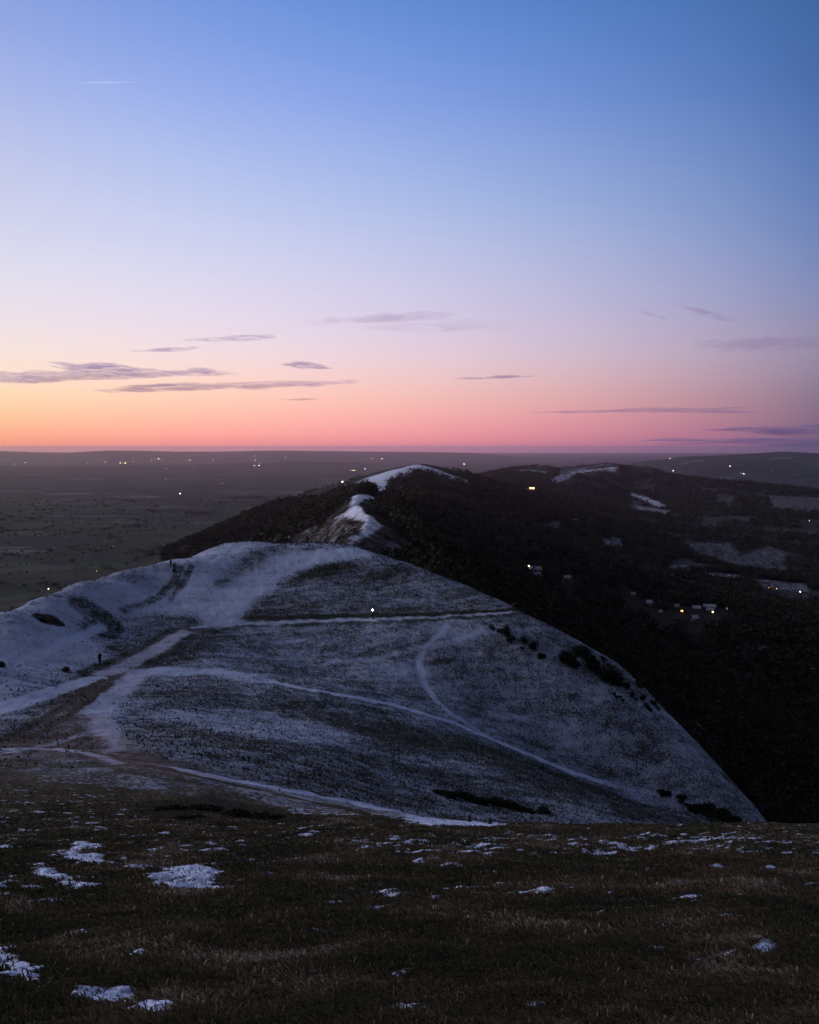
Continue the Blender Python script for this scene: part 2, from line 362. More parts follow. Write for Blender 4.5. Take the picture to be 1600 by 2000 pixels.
# middle distance
poly([(660,1063),(700,1042),(712,1022),(690,1012),(668,1016),(645,1018),(680,996),(680,985),(692,968),(702,966),(730,971),(738,977),(712,974),(700,985),(715,1000),(735,1015),(752,1030),(735,1040),(715,1050),(690,1063)], .75, 6)
poly([(560,1056),(620,1022),(670,1012),(705,1025),(672,1052),(640,1060)], .28, 10)
line([(664,1064),(700,1042),(714,1026),(705,1000),(690,988),(695,970)], 3.0, 1.0, 2.5)
poly([(642,956),(700,938),(760,919),(815,907),(830,909),(865,921),(915,939),(926,948),(890,939),(850,926),(828,919),(805,921),(795,930),(764,936),(757,946),(751,973),(736,955),(728,943),(690,944)], .85, 14)
line([(690,970),(702,966),(735,974)], 5, .95, 4)
poly([(740,1050),(800,1065),(840,1098),(800,1092),(760,1075)], .33, 10)
line([(1085,940),(1105,928),(1140,920),(1200,914)], 18, .6, 15); line([(1100,925),(1150,912),(1190,906)], 14, .4, 12)
line([(1190,918),(1205,924)], 18, .5, 15); line([(1015,920),(1040,918),(1060,921)], 14, .6, 12)
line([(1228,963),(1250,970),(1292,989)], 16, .6, 12)
for q, v in (([(1500,968),(1620,972),(1620,1000),(1510,994)], .3), ([(1330,1060),(1430,1060),(1445,1085),(1500,1066),(1540,1080),(1530,1100),(1560,1122),(1440,1113),(1360,1085)], .34),
             ([(1272,1112),(1340,1104),(1352,1112),(1290,1118)], .55), ([(1358,1117),(1450,1122),(1440,1136),(1400,1128)], .5), ([(1462,1130),(1575,1139),(1580,1156),(1500,1152)], .4),
             ([(1040,1022),(1100,1020),(1085,1036),(1045,1034)], .4), ([(1168,1052),(1210,1050),(1222,1070),(1190,1074)], .4), ([(1240,985),(1310,997),(1300,1008),(1230,996)], .4),
             ([(1400,965),(1435,968),(1430,985),(1405,982)], .25), ([(1250,1268),(1540,1269),(1530,1274),(1300,1273)], .3), ([(1450,1298),(1492,1300),(1480,1310)], .35),
             ([(1360,1008),(1480,1012),(1470,1020),(1380,1016)], .25), ([(1330,1020),(1420,1026),(1400,1031),(1335,1026)], .25), ([(1480,1030),(1600,1036),(1590,1044),(1490,1038)], .25),
             ([(1095,1130),(1120,1128),(1118,1136),(1098,1136)], .5), ([(1480,1052),(1580,1058),(1570,1064),(1490,1060)], .2)):
    poly(q, v, 14)
def cover(x, y, r):
    nrm = r < 420
    lowright = sstep(-500, 700, x-LX(y)-.02*y)
    c = {'snow': np.where(nrm, .55, .0), 'mud': np.zeros(x.shape), 'dark': np.zeros(x.shape)}
    c['snow'] = np.where(r < 48, .21+.12*sstep(12, 40, r), c['snow'])
    # jitter the outlines of everything so no edge is drawn with a ruler
    jx = x+np.where(nrm, fbm(x+50, y, 5, 4)*.9*np.clip(r/90, .12, 1.3), fbm(x+50, y, 90, 4)*16*np.clip(r/3500, .12, 1))
    jy = y+np.where(nrm, fbm(x-90, y+33, 5, 4)*1.6*np.clip(r/90, .12, 1.3), fbm(x-90, y+33, 90, 4)*22*np.clip(r/3500, .12, 1))
    # beyond the crest and the right edge the hill is bare
    c['snow'] = np.where((r > 1300) & (r < 6000) & (x > LX(y)+300) & (fbm(x, y, 170, 3) < -.24), .2, c['snow'])
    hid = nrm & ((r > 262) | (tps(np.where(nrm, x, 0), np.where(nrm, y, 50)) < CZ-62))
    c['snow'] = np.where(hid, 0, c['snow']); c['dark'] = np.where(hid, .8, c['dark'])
    for i, it in enumerate(COVER):
        W = it[1]; mg = (60 if i < NNEAR else 250)
        lo = W.min(0)-mg*.5; hi = W.max(0)+mg*.5
        m = (x > lo[0]) & (x < hi[0]) & (y > lo[1]) & (y < hi[1]) & (nrm if i < NNEAR else r > 300)
        if not m.any(): continue
        if it[0] == 'poly':
            _, _, val, soft, ch = it; a = sstep(-soft/2, soft/2, poly_sd(jx[m], jy[m], W))
        else:
            _, _, w, val, soft, ch = it; k = .35
            a = 1-sstep(w, w+soft, line_dist(x[m]*(1-k)+jx[m]*k, y[m]*(1-k)+jy[m]*k, W))
        c[ch][m] = c[ch][m]*(1-a)+val*a
    # trodden terraces and wind streaks run along the slope
    q = x*DIR[0]+y*DIR[1]; w = -x*DIR[1]+y*DIR[0]
    st = fbm(q*.16, w, 1.5, 3)*.16+fbm(q*.3+31, w, 6, 3)*.16
    c['snow'] = c['snow']+np.where(nrm & (r > 50), st*np.clip(c['snow']*(1.1-c['snow'])*4, 0, 1)*sstep(50, 70, r), 0)
    # close by, the broken edge of every snow patch is laid out in the mesh itself
    m = r < 62
    if m.any():
        X, Y = x[m], y[m]; q = np.cos(.5)*X+np.sin(.5)*Y; w = -np.sin(.5)*X+np.cos(.5)*Y
        nn = .5+.62*fbm(q*.5, w*1.15, .24, 4)+.46*fbm(X*.55+7, Y*1.2, .9, 3)
        s_ = c['snow'][m]; hard = sstep(-.10, .34, s_-nn)*1.2
        k = 1-sstep(42, 60, r[m]); c['snow'][m] = s_*(1-k)+hard*k
    return c
# ------------------------------------------------------------------ terrain meshes (one polar sheet cut in rings)
RES = 1.0
def ang_list():
    a = list(np.arange(-26, 26.001, .055*RES)); s = .055*RES; v = 26.0
    ext = []
    while v < 180:
        s *= 1.06; v += s; ext.append(v)
    ext = [e for e in ext if e < 179.5]
    return np.radians(np.array([-e for e in ext[::-1]]+a+ext+[180.0]))
ANG = ang_list()
_r = [.04, .3, .8, 1.4, 2.0, 2.6]
while _r[-1] < 60000: _r.append(_r[-1]*(1+(.0042 if 5 < _r[-1] < 245 else .0085)*RES) if _r[-1] < 420 or _r[-1] > 7000 else _r[-1]*(1+.007*RES))
RAD = np.array(_r)
def ring(name, r0, r1, mat, label=None):
    rr = RAD[(RAD >= r0) & (RAD <= r1)]
    A, Rr = np.meshgrid(ANG, rr); x = (Rr*np.sin(A)).ravel(); y = (Rr*np.cos(A)).ravel()
    z = height(x, y); r = Rr.ravel(); cv = cover(x, y, r)
    if r0 == 0: z = z+(r < 60)*(np.clip(cv['snow'], 0, 1)*(.022+.03*fbm(x*.6+y*.5, y*1.1-x*.9, .3, 3)))
    na, nr = len(ANG), len(rr)
    i = np.arange(nr-1)[:, None]*na; j = np.arange(na)[None]; j2 = (j+1) % na
    Fc = np.stack([i+j, i+j2, i+na+j2, i+na+j], -1).reshape(-1, 4)[:, ::-1]
    o = mesh_np(name, np.stack([x, y, z], 1), Fc, mat, None, True)
    at = o.data.attributes.new('cov', 'FLOAT_COLOR', 'POINT')
    low = np.maximum(sstep(-500, 700, x-LX(y)-.02*y), sstep(CZ-365, CZ-325, z))*(1-sstep(6000, 8000, r))
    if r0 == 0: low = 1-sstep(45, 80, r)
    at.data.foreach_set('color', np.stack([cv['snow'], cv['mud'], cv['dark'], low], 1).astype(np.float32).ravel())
    tag(o, kind='structure'); return o
# ------------------------------------------------------------------ ground materials
def NOISE(t, vec, scale, detail=4, rough=.55, dist=0.):
    n = N(t, 'ShaderNodeTexNoise'); t.links.new(vec, n.inputs['Vector']); n.inputs['Scale'].default_value = scale
    n.inputs['Detail'].default_value = detail; n.inputs['Roughness'].default_value = rough; n.inputs['Distortion'].default_value = dist
    return n.outputs['Fac']
def ground_mat(name, near=True):
    m, t, b = new_mat(name)
    g = N(t, 'ShaderNodeNewGeometry').outputs['Position']
    at = N(t, 'ShaderNodeAttribute', attribute_name='cov'); sp = N(t, 'ShaderNodeSeparateColor'); t.links.new(at.outputs['Color'], sp.inputs[0])
    snow, mud, darkc = sp.outputs[0], sp.outputs[1], sp.outputs[2]; low = at.outputs['Alpha']
    if near:
        n1 = NOISE(t, g, .12, 5, .6); n2 = NOISE(t, g, 3.6, 3, .7); n3 = NOISE(t, g, 9, 3, .65); n4 = NOISE(t, g, .6, 4, .6)
        nn = M(t, 'ADD', M(t, 'ADD', M(t, 'MULTIPLY', n2, .52), M(t, 'MULTIPLY', n3, .28)), M(t, 'MULTIPLY', n4, .2))
        nn = MR(t, nn, .33, .67)
        cv = M(t, 'ADD', snow, M(t, 'MULTIPLY', M(t, 'SUBTRACT', n1, .5), M(t, 'MULTIPLY', M(t, 'MULTIPLY', snow, M(t, 'SUBTRACT', 1.12, snow)), 1.3)))
        sf = MR(t, M(t, 'SUBTRACT', cv, nn), -.06, .11)
        thin = MR(t, cv, .4, 1.15, .40, 1.0)
        sf = M(t, 'MULTIPLY', sf, thin)
        grass = RAMP(t, NOISE(t, g, 3.1, 5, .7), [(.25, (.014, .018, .009)), (.45, (.04, .046, .018)), (.6, (.08, .068, .03)), (.8, (.15, .12, .065))])
        rust = RAMP(t, NOISE(t, g, .35, 4, .6), [(.4, (0, 0, 0)), (.62, (1, 1, 1))])
        grass = MIXC(t, M(t, 'MULTIPLY', M(t, 'MULTIPLY', rust, .75), MR(t, low, 0, 1, .22, 1)), grass, (.075, .034, .014))
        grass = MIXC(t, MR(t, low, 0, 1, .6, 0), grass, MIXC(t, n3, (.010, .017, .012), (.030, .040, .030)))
        mudc = MIXC(t, n3, (.05, .032, .024), (.13, .085, .07))
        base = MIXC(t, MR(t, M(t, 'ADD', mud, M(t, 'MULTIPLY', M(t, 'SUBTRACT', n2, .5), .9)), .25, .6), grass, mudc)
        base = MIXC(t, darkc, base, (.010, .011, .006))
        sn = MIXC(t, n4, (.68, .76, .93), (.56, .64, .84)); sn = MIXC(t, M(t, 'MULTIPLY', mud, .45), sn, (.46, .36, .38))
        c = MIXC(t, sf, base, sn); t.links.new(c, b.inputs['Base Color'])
        bmp = N(t, 'ShaderNodeBump'); bmp.inputs['Strength'].default_value = .9; bmp.inputs['Distance'].default_value = .12
        hh = M(t, 'ADD', M(t, 'MULTIPLY', n3, .9), M(t, 'ADD', M(t, 'MULTIPLY', n2, 1.4), M(t, 'MULTIPLY', NOISE(t, g, 26, 2, .6), .35)))
        t.links.new(hh, bmp.inputs['Height']); t.links.new(bmp.outputs[0], b.inputs['Normal'])
    else:
        n1 = NOISE(t, g, .009, 5, .6); n2 = NOISE(t, g, .11, 4, .6); n3 = NOISE(t, g, .035, 4, .6); n5 = NOISE(t, g, .55, 4, .7)
        cv = M(t, 'ADD', snow, M(t, 'MULTIPLY', M(t, 'SUBTRACT', n3, .5), M(t, 'MULTIPLY', snow, .8)))
        sf = MR(t, M(t, 'SUBTRACT', cv, MR(t, M(t, 'ADD', M(t, 'MULTIPLY', n2, .5), M(t, 'MULTIPLY', n5, .5)), .33, .67)), -.2, .28)
        sf = M(t, 'MULTIPLY', sf, MR(t, snow, .02, .5, 0, .9))
        # fields: one cell per field, hedges between them, stretched as the plough runs
        mp = N(t, 'ShaderNodeMapping'); t.links.new(g, mp.inputs[0]); mp.inputs['Rotation'].default_value = (0, 0, R(12)); mp.inputs['Scale'].default_value = (.0024, .0036, 0)
        vo = N(t, 'ShaderNodeTexVoronoi'); t.links.new(mp.outputs[0], vo.inputs['Vector']); vo.inputs['Scale'].default_value = 1; vo.inputs['Randomness'].default_value = .85
        ve = N(t, 'ShaderNodeTexVoronoi', feature='DISTANCE_TO_EDGE'); t.links.new(mp.outputs[0], ve.inputs['Vector']); ve.inputs['Scale'].default_value = 1; ve.inputs['Randomness'].default_value = .85
        vs = N(t, 'ShaderNodeSeparateColor'); t.links.new(vo.outputs['Color'], vs.inputs[0])
        fieldc = RAMP(t, vs.outputs[0], [(0, (.012, .018, .010)), (.35, (.020, .042, .016)), (.55, (.034, .028, .020)), (.72, (.035, .085, .026)), (.88, (.06, .075, .05)), (1, (.15, .16, .15))])
        hedge = MR(t, ve.outputs['Distance'], .0, .05, 1, 0)
        wood = MR(t, n1, .50, .56)
        base = MIXC(t, M(t, 'MAXIMUM', hedge, wood), fieldc, MIXC(t, n2, (.010, .010, .006), (.03, .028, .017)))
        woodfl = MIXC(t, MR(t, n5, .35, .65), MIXC(t, n2, (.007, .008, .004), (.018, .016, .010)), (.05, .036, .026))
        base = MIXC(t, low, base, woodfl)
        c = MIXC(t, sf, base, (.74, .76, .86)); t.links.new(c, b.inputs['Base Color'])
        bmp = N(t, 'ShaderNodeBump'); bmp.inputs['Strength'].default_value = .8; bmp.inputs['Distance'].default_value = 5
        t.links.new(n2, bmp.inputs['Height']); t.links.new(bmp.outputs[0], b.inputs['Normal'])
    return m
gm_near = ground_mat('snowy_grass'); gm_far = ground_mat('farmland', False)
RI = RAD[np.searchsorted(RAD, 420)]; RF = RAD[np.searchsorted(RAD, 7000)]
ring('hillside', 0, RI+1e-6, gm_near)
ring('hills', RI-1e-6, RF+1e-6, gm_far)
ring('plain', RF-1e-6, 1e9, gm_far)
# ------------------------------------------------------------------ haze: one even block of air over everything
m = bpy.data.materials.new('haze_air'); m.use_nodes = True; t = m.node_tree; t.nodes.clear()
pv = N(t, 'ShaderNodeVolumePrincipled'); pv.inputs['Color'].default_value = (.84, .80, 1.0, 1); pv.inputs['Density'].default_value = 2.3e-5; pv.inputs['Anisotropy'].default_value = .95
ot = N(t, 'ShaderNodeOutputMaterial'); t.links.new(pv.outputs[0], ot.inputs['Volume'])
B = 66000.; z0, z1 = -40., 412.
V = [(-B, -B, z0), (B, -B, z0), (B, B, z0), (-B, B, z0), (-B, -B, z1), (B, -B, z1), (B, B, z1), (-B, B, z1)]
hz = mesh_np('haze', V, [(0, 3, 2, 1), (4, 5, 6, 7), (0, 1, 5, 4), (1, 2, 6, 5), (2, 3, 7, 6), (3, 0, 4, 7)], m); tag(hz, kind='stuff', label='thin dusk haze over hills and plain', cat='haze')
# ------------------------------------------------------------------ vegetation
def foliage_mat(name, a, b_):
    m, t, b = new_mat(name)
    oi = N(t, 'ShaderNodeNewGeometry').outputs['Position']
    at = N(t, 'ShaderNodeAttribute', attribute_name='tint')
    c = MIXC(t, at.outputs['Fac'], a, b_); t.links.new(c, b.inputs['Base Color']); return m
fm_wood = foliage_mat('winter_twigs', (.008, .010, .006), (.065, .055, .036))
fm_gorse = foliage_mat('gorse_leaves', (.006, .009, .004), (.022, .026, .010))
fm_fir = foliage_mat('conifer_needles', (.006, .010, .006), (.02, .026, .014))
mt_bark, t_, b_ = new_mat('bark'); b_.inputs['Base Color'].default_value = (.03, .024, .018, 1)
def clumps(base, rad, hgt, ntri, shape='round', fat=1.):
    """leafy/twiggy crowns: base (n,3), rad (n,), hgt (n,) -> V, F, tint"""
    n = len(base); k = ntri
    d = rng.normal(size=(n, k, 3)); d /= np.linalg.norm(d, axis=2, keepdims=True)
    rr = rng.uniform(.15, 1, (n, k, 1))**.45
    lob = 1+.28*np.sin(d[..., 0:1]*5+rng.uniform(0, 6, (n, 1, 1)))*np.cos(d[..., 1:2]*4+rng.uniform(0, 6, (n, 1, 1)))
    p = d*rr*lob
    if shape == 'cone':
        hh = rng.uniform(0, 1, (n, k, 1))**1.4; a = rng.uniform(0, 6.283, (n, k, 1)); q = (1-hh)*rng.uniform(.4, 1.05, (n, k, 1))+.03
        p = np.concatenate([np.cos(a)*q, np.sin(a)*q, hh*2-1], 2)
    c = np.concatenate([p[..., :2]*rad[:, None, None], (p[..., 2:]*.5+.56)*hgt[:, None, None]], 2)+base[:, None]
    s = (rad*2.1/np.sqrt(k))[:, None, None, None]
    tri = rng.normal(size=(n, k, 3, 3))*s*.55*fat
    V = (c[:, :, None]+tri).reshape(-1, 3); Fc = np.arange(len(V)).reshape(-1, 3)
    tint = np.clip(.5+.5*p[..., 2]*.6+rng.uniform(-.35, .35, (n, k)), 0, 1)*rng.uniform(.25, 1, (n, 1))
    return V, Fc, np.repeat(tint.ravel(), 3)
def foliage(name, V, Fc, tint, mat, parent=None, loc=None):
    o = mesh_np(name, V, Fc, mat, parent, False, loc)
    a = o.data.attributes.new('tint', 'FLOAT', 'POINT'); a.data.foreach_set('value', tint.astype(np.float32)); return o
def zat(x, y):
    return height(np.atleast_1d(np.asarray(x, float)), np.atleast_1d(np.asarray(y, float)))
# far and mid woodland, one mass
RNW = hits(dense([(640,974),(690,959),(726,959),(746,980),(700,972),(660,992),(640,1000),(620,988)], 2))[:, :2]
CLR = hits([(1045,1120),(1108,1134),(1269,1183),(1290,1201),(1322,1190),(1333,1196),(1361,1194),(1380,1192),(1392,1192),(1357,1214),(1563,1157),(1517,1151),(1502,1149),(1581,1018),(1039,961),(1033,1107),(1237,1166),(1123,1016),(1420,1191)])
OPEN = hits(dense([(575,1060),(640,1010),(668,990),(690,966),(742,970),(740,982),(722,990),(735,1008),(765,1035),(800,1062),(845,1098),(700,1066)], 2), 280)[:, :2]
def wood_points(n, r0, r1, a0, a1):
    a = R(1)*rng.uniform(a0, a1, n); r = np.sqrt(rng.uniform(r0*r0, r1*r1, n)); x = r*np.sin(a); y = r*np.cos(a)
    lowr = sstep(-500, 700, x-LX(y)-.02*y)
    zz, g, d = ridge(x, y, RA+RA2[1:], 1, 1)
    side = x-np.interp(y, [P(*q)[1] for q in RA+RA2[1:]], [P(*q)[0] for q in RA+RA2[1:]])
    cv = cover(x, y, r)
    den = np.clip(lowr*1.5-.1, 0, 1)
    den = np.where((fbm(x, y, 170, 3) < -.22) & (r > 1300), 0, den)
    z = height(x, y)
    opn = (poly_sd(x, y, OPEN) > -4) & (r < 1250)
    ridge_top = (d < np.where(side > 0, 34, 200)) & (r < 1250)
    den = np.where((r < 1250) & (side < 0), .45, den); den = np.where((r < 1250) & (side > 0) & (side < 260), 1, den)
    den = np.where(opn, 0, den)
    den = np.where(poly_sd(x, y, RNW) > 0, 1, den)
    den = np.where((side < 0) & (r > 1000) & (z > CZ-345) & (z < CZ-70), .8, den)
    keep = (rng.uniform(0, 1, n) < den) & (cv['snow'] < .12) & ((z < CZ-64) | (r > 420) | ((r > 250) & (side > 30)))
    # keep the crests of the bare hills bare
    zr, g3, d3 = ridge(x, y, RD[:5], 1, 1); keep &= ~((d3 < 170))
    zr, g3, d3 = ridge(x, y, RA2[3:], 1, 1); keep &= ~((d3 < 60))
    zr, g3, d3 = ridge(x, y, RB[:5], 1, 1); keep &= ~((d3 < 110))
    pj = 800+F*x/(y*math.cos(PITCH)-(z-CZ)*math.sin(PITCH)); keep &= ~((pj > 727) & (pj < 757) & (r > 940) & (r < 2300)); pq = 1000-F*(y*math.sin(PITCH)+(z-CZ)*math.cos(PITCH))/(y*math.cos(PITCH)-(z-CZ)*math.sin(PITCH))
    keep &= ~((pj > 630) & (pj < 730) & (r > 900) & (r < 2400) & (pq < 965-.17*(pj-640)))
    keep &= ~((pj > 650) & (pj < 770) & (r < 640))   # open ride up the saddle
    for c_ in CLR:                                   # gardens and yards round the houses are open
        L = math.hypot(c_[0], c_[1]); ux, uy = c_[0]/L, c_[1]/L; al = (c_[0]-x)*ux+(c_[1]-y)*uy; la = np.abs((x-c_[0])*uy-(y-c_[1])*ux)
        keep &= ~((la < L*.006+4) & (al > -14) & (al < .055*L))
    return np.stack([x, y, z], 1)[keep]
parts = []
for n, r0, r1, a0, a1, k, rad in ((2500, 170, 400, 6, 29, 110, (1.8, 3.6)), (1500, 300, 460, 0, 12, 90, (2, 4)), (9000, 400, 1250, -7, 3, 50, (1.2, 2.8)), (9000, 330, 900, -3, 27, 60, (3.0, 6.2)), (34000, 900, 2600, -6, 27, 26, (4.2, 7.5)), (30000, 2600, 5600, -2, 27, 12, (5, 9)), (9000, 1000, 2400, -14, -1, 20, (4.2, 7))):
    pts = wood_points(n, r0, r1, a0, a1)
    rd = rng.uniform(*rad, len(pts)); pts[:, 2] -= .8
    parts.append(clumps(pts, rd, rd*rng.uniform(1.3, 2.1, len(pts)), k))
# hedges and copses out on the left plain
n = 60000; a = R(1)*rng.uniform(-26, 6, n); r = np.sqrt(rng.uniform(2000**2, 7500**2, n)); x = r*np.sin(a); y = r*np.cos(a)
hed = (np.abs(fbm(x, y, 420, 2)) < .02) | (fbm(x+900, y, 500, 3) > .42) | (np.abs(fbm(x-700, y+300, 300, 1)) < .015)
z = height(x, y); k_ = hed & (z < CZ-340)
pts = np.stack([x, y, z-.5], 1)[k_]; rd = rng.uniform(3.5, 7, len(pts)); parts.append(clumps(pts, rd, rd*1.3, 10))
off = 0; VV = []; FF = []; TT = []
for V, Fc, T in parts: VV.append(V); FF.append(Fc+off); TT.append(T); off += len(V)
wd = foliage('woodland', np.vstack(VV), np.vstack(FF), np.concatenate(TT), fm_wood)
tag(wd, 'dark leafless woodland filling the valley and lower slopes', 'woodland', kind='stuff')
# low gorse bushes on the snowy spur
def gorse(px, py, rpx, squash, label, group='gorse bushes on the snowy spur', cat='bush'):
    p = hits([(px, py+rpx*squash*.6)])[0]; s = rpx*p[1]/F*1.25; hgt = s*squash*1.5
    root = bpy.data.objects.new('gorse_bush', None); col.objects.link(root); root.location = p
    tag(root, label, cat, group)
    nl = max(1, int(3+rpx/6)); b = []; rr = []
    for i in range(nl):
        q = np.array([rng.uniform(-.62, .62)*s, rng.uniform(-.7, .7)*s, 0.]); q[2] = zat(p[0]+q[0], p[1]+q[1])[0]-p[2]-.1*s; b.append(q); rr.append(s*rng.uniform(.36, .6))
    rr = np.array(rr); V, Fc, T = clumps(np.array(b), rr, rr*hgt/s*1.6*rng.uniform(.8, 1.15, nl), int(max(260, min(900, 60*rpx/ 2))), fat=1.9)
    foliage('foliage', V, Fc, T, fm_gorse, root)
    st = []; sf = []
    for i, q in enumerate(b[:1]):
        w = .04+.02*s; k0 = len(st)
        st += [(q[0]-w, q[1], q[2]-.3), (q[0]+w, q[1], q[2]-.3), (q[0], q[1]+w, q[2]-.3), (q[0]*1.1, q[1]*1.1, q[2]+hgt*.5)]
        sf += [(k0, k0+1, k0+3), (k0+1, k0+2, k0+3), (k0+2, k0, k0+3)]
    mesh_np('stem', st, sf, mt_bark, root)
    return root
GB = [(961,1226,6,.9,'tiny round gorse bush at the upper left end of the row on the spur'),
(982,1229,11,.8,'dark gorse bush with a flat top just below the end of the level path'),
(996,1243,12,.8,'sloping gorse bush joined to the lower side of the flat topped one'),
(1028,1251,9,.8,'gorse bush at the head of the second clump along the spur edge'),
(1044,1262,11,.8,'middle gorse bush of the second clump along the spur edge'),
(1056,1278,10,.8,'lowest gorse bush of the second clump along the spur edge'),
(1019,1266,4,.9,'tiny gorse tuft on the snow left of the second clump'),
(1113,1287,19,.75,'left part of the biggest black gorse thicket on the spur'),
(1138,1274,18,.8,'tall upper lobe of the biggest black gorse thicket on the spur'),
(1153,1294,17,.7,'right part of the biggest black gorse thicket on the spur'),
(1193,1321,20,.75,'second largest dark gorse bush, just below the biggest thicket'),
(1218,1334,11,.7,'gorse bush trailing downhill from the second largest bush'),
(1180,1288,6,.8,'small gorse bush on the snow above the second largest bush'),
(1192,1302,6,.8,'small gorse bush touching the top of the second largest bush'),
(1228,1308,6,.8,'upper of three small gorse bushes near the skyline of the spur'),
(1240,1322,6,.8,'middle of three small gorse bushes near the skyline of the spur'),
(1251,1338,8,.8,'lower of three small gorse bushes near the skyline of the spur'),
(1204,1359,5,.8,'left one of two tiny gorse tufts alone on the open snow'),
(1213,1364,5,.7,'right one of two tiny gorse tufts alone on the open snow'),
(1240,1361,8,.8,'round gorse bush, left of a close pair low on the spur'),
(1256,1365,7,.8,'round gorse bush, right of a close pair low on the spur'),
(1276,1373,7,.8,'gorse bush nearest the spur edge in the lowest group'),
(1268,1384,8,.6,'flat gorse bush at the bottom of the lowest group'),
(1283,1383,5,.8,'tiny gorse tuft at the right tip of the lowest group')]
for g in GB: gorse(*g)
G2 = 'gorse along the gully below the lower snow path'
nm = ['first','second','third','fourth','fifth','sixth','seventh','eighth','ninth','tenth','eleventh','twelfth','thirteenth','fourteenth','fifteenth','sixteenth','seventeenth','eighteenth','nineteenth','twentieth',
'twenty first','twenty second','twenty third','twenty fourth','twenty fifth','twenty sixth','twenty seventh','twenty eighth','twenty ninth','thirtieth','thirty first','thirty second','thirty third','thirty fourth','thirty fifth','thirty sixth','thirty seventh','thirty eighth','thirty ninth','fortieth',
'forty first','forty second','forty third','forty fourth','forty fifth','forty sixth','forty seventh','forty eighth','forty ninth','fiftieth']+['fifty '+w for w in 'first second third fourth fifth sixth seventh eighth ninth'.split()]+['sixtieth']+['sixty '+w for w in 'first second third fourth fifth sixth seventh eighth ninth'.split()]+['seventieth']+['seventy '+w for w in 'first second third fourth fifth sixth seventh eighth ninth'.split()]
for i, (a, b, s) in enumerate([(862,1549,11),(885,1553,12),(912,1556,12),(940,1561,12),(968,1567,13),(998,1574,13),(1030,1580,12),(1062,1586,11)]):
    gorse(a+(i*37%11)-5, b+(i*23%7)-3, s*(1.15+.5*((i*29)%10)/10), .36, 'low dark scrub in the strip above the wooden posts, %s from the left' % nm[i], G2, 'shrub')
G3 = 'gorse in the lower right gully'
for i, (a, b, s) in enumerate([(1307,1554,12),(1335,1564,9),(1358,1573,12),(1385,1583,13),(1412,1592,14),(1438,1601,13)]):
    gorse(a+(i*31%9)-4, b+(i*17%5)-2, s*(1.1+.5*((i*19)%10)/10), .4, 'low dark scrub in the gully at lower right of the spur, %s from the left' % nm[i], G3, 'shrub')
G4 = 'scrub on the brown slope left of the lower track'
for i, (a, b, s) in enumerate([(330,1578,30),(395,1580,34),(455,1590,34),(515,1598,30),(365,1596,26)]):
    gorse(a, b, s, .22, ['flat dark bracken patch at the left end of the black strip behind the brown slope', 'widest dark bracken patch in the black strip behind the brown slope', 'dark bracken patch right of the widest one in the black strip', 'dark bracken patch at the right end of the black strip by the lower track', 'dark bracken patch at the front of the black strip behind the brown slope'][i], G4, 'bracken')
gorse(3, 1297, 9, .8, 'dark bush cut by the left frame edge on the snowy slope', 'bushes on the left snow')
gorse(84, 1212, 8, .5, 'low dark scrub on the bright snow above the lone bush', 'bushes on the left snow')
# single trees
def tree(px, py, hpx, kind, label, group):
    p = hits([(px, py)])[0]; h = hpx*p[1]/F; rad = h*(.42 if kind == 'round' else .22)
    nmn = 'bare_tree' if kind == 'round' else 'conifer_tree'
    root = bpy.data.objects.new(nmn, None); col.objects.link(root); root.location = p; tag(root, label, 'tree', group)
    if kind == 'round':
        V, Fc, T = clumps(np.array([[0, 0, h*.12]]), np.array([rad]), np.array([h*.86]), 420)
    else: V, Fc, T = clumps(np.array([[0, 0, h*.0]]), np.array([rad]), np.array([h*.95]), 420, 'cone')
    foliage('crown', V, Fc, T, fm_wood if kind == 'round' else fm_fir, root)
    w = h*.03; V = []; Fq = []
    for i, (zz, q) in enumerate(((-.6, 1.3), (h*.25, .8), (h*.8, .25))):
        for j in range(6): V.append((math.cos(j*1.047)*w*q, math.sin(j*1.047)*w*q, zz))
    for i in range(2):
        for j in range(6): Fq.append((i*6+j, i*6+(j+1) % 6, i*6+6+(j+1) % 6, i*6+6+j))
    mesh_np('trunk', V, Fq, mt_bark, root)
G5 = 'trees on the ridge below the white summit'
for i, (a, b, h, k) in enumerate([(664,958,13,'round'),(675,955,13,'round'),(686,952,14,'round'),(696,950,15,'round'),(704,948,14,'conifer'),(711,948,17,'conifer'),(719,952,13,'round'),(727,960,13,'round'),(654,962,10,'round')]):
    tree(a, b, h, k, '%s tree on the wooded shoulder below the white summit, %s of its list in the row' % ('pointed dark' if k == 'conifer' else 'rounded dark', nm[i]) if False else {0:'rounded tree, third from the left in the row below the white summit',1:'rounded tree, fourth from the left in the row below the white summit',2:'rounded tree, fifth from the left in the row below the white summit',3:'rounded tree just left of the two pointed ones below the white summit',4:'shorter of two pointed trees below the white summit',5:'tallest pointed tree below the white summit, beside the snow strip',6:'rounded tree just right of the pointed ones below the white summit',7:'rounded tree at the right end of the row, touching the snow strip',8:'small rounded tree at the left end of the row below the white summit'}[i], G5)
G6 = 'trees standing in the pale valley fields'
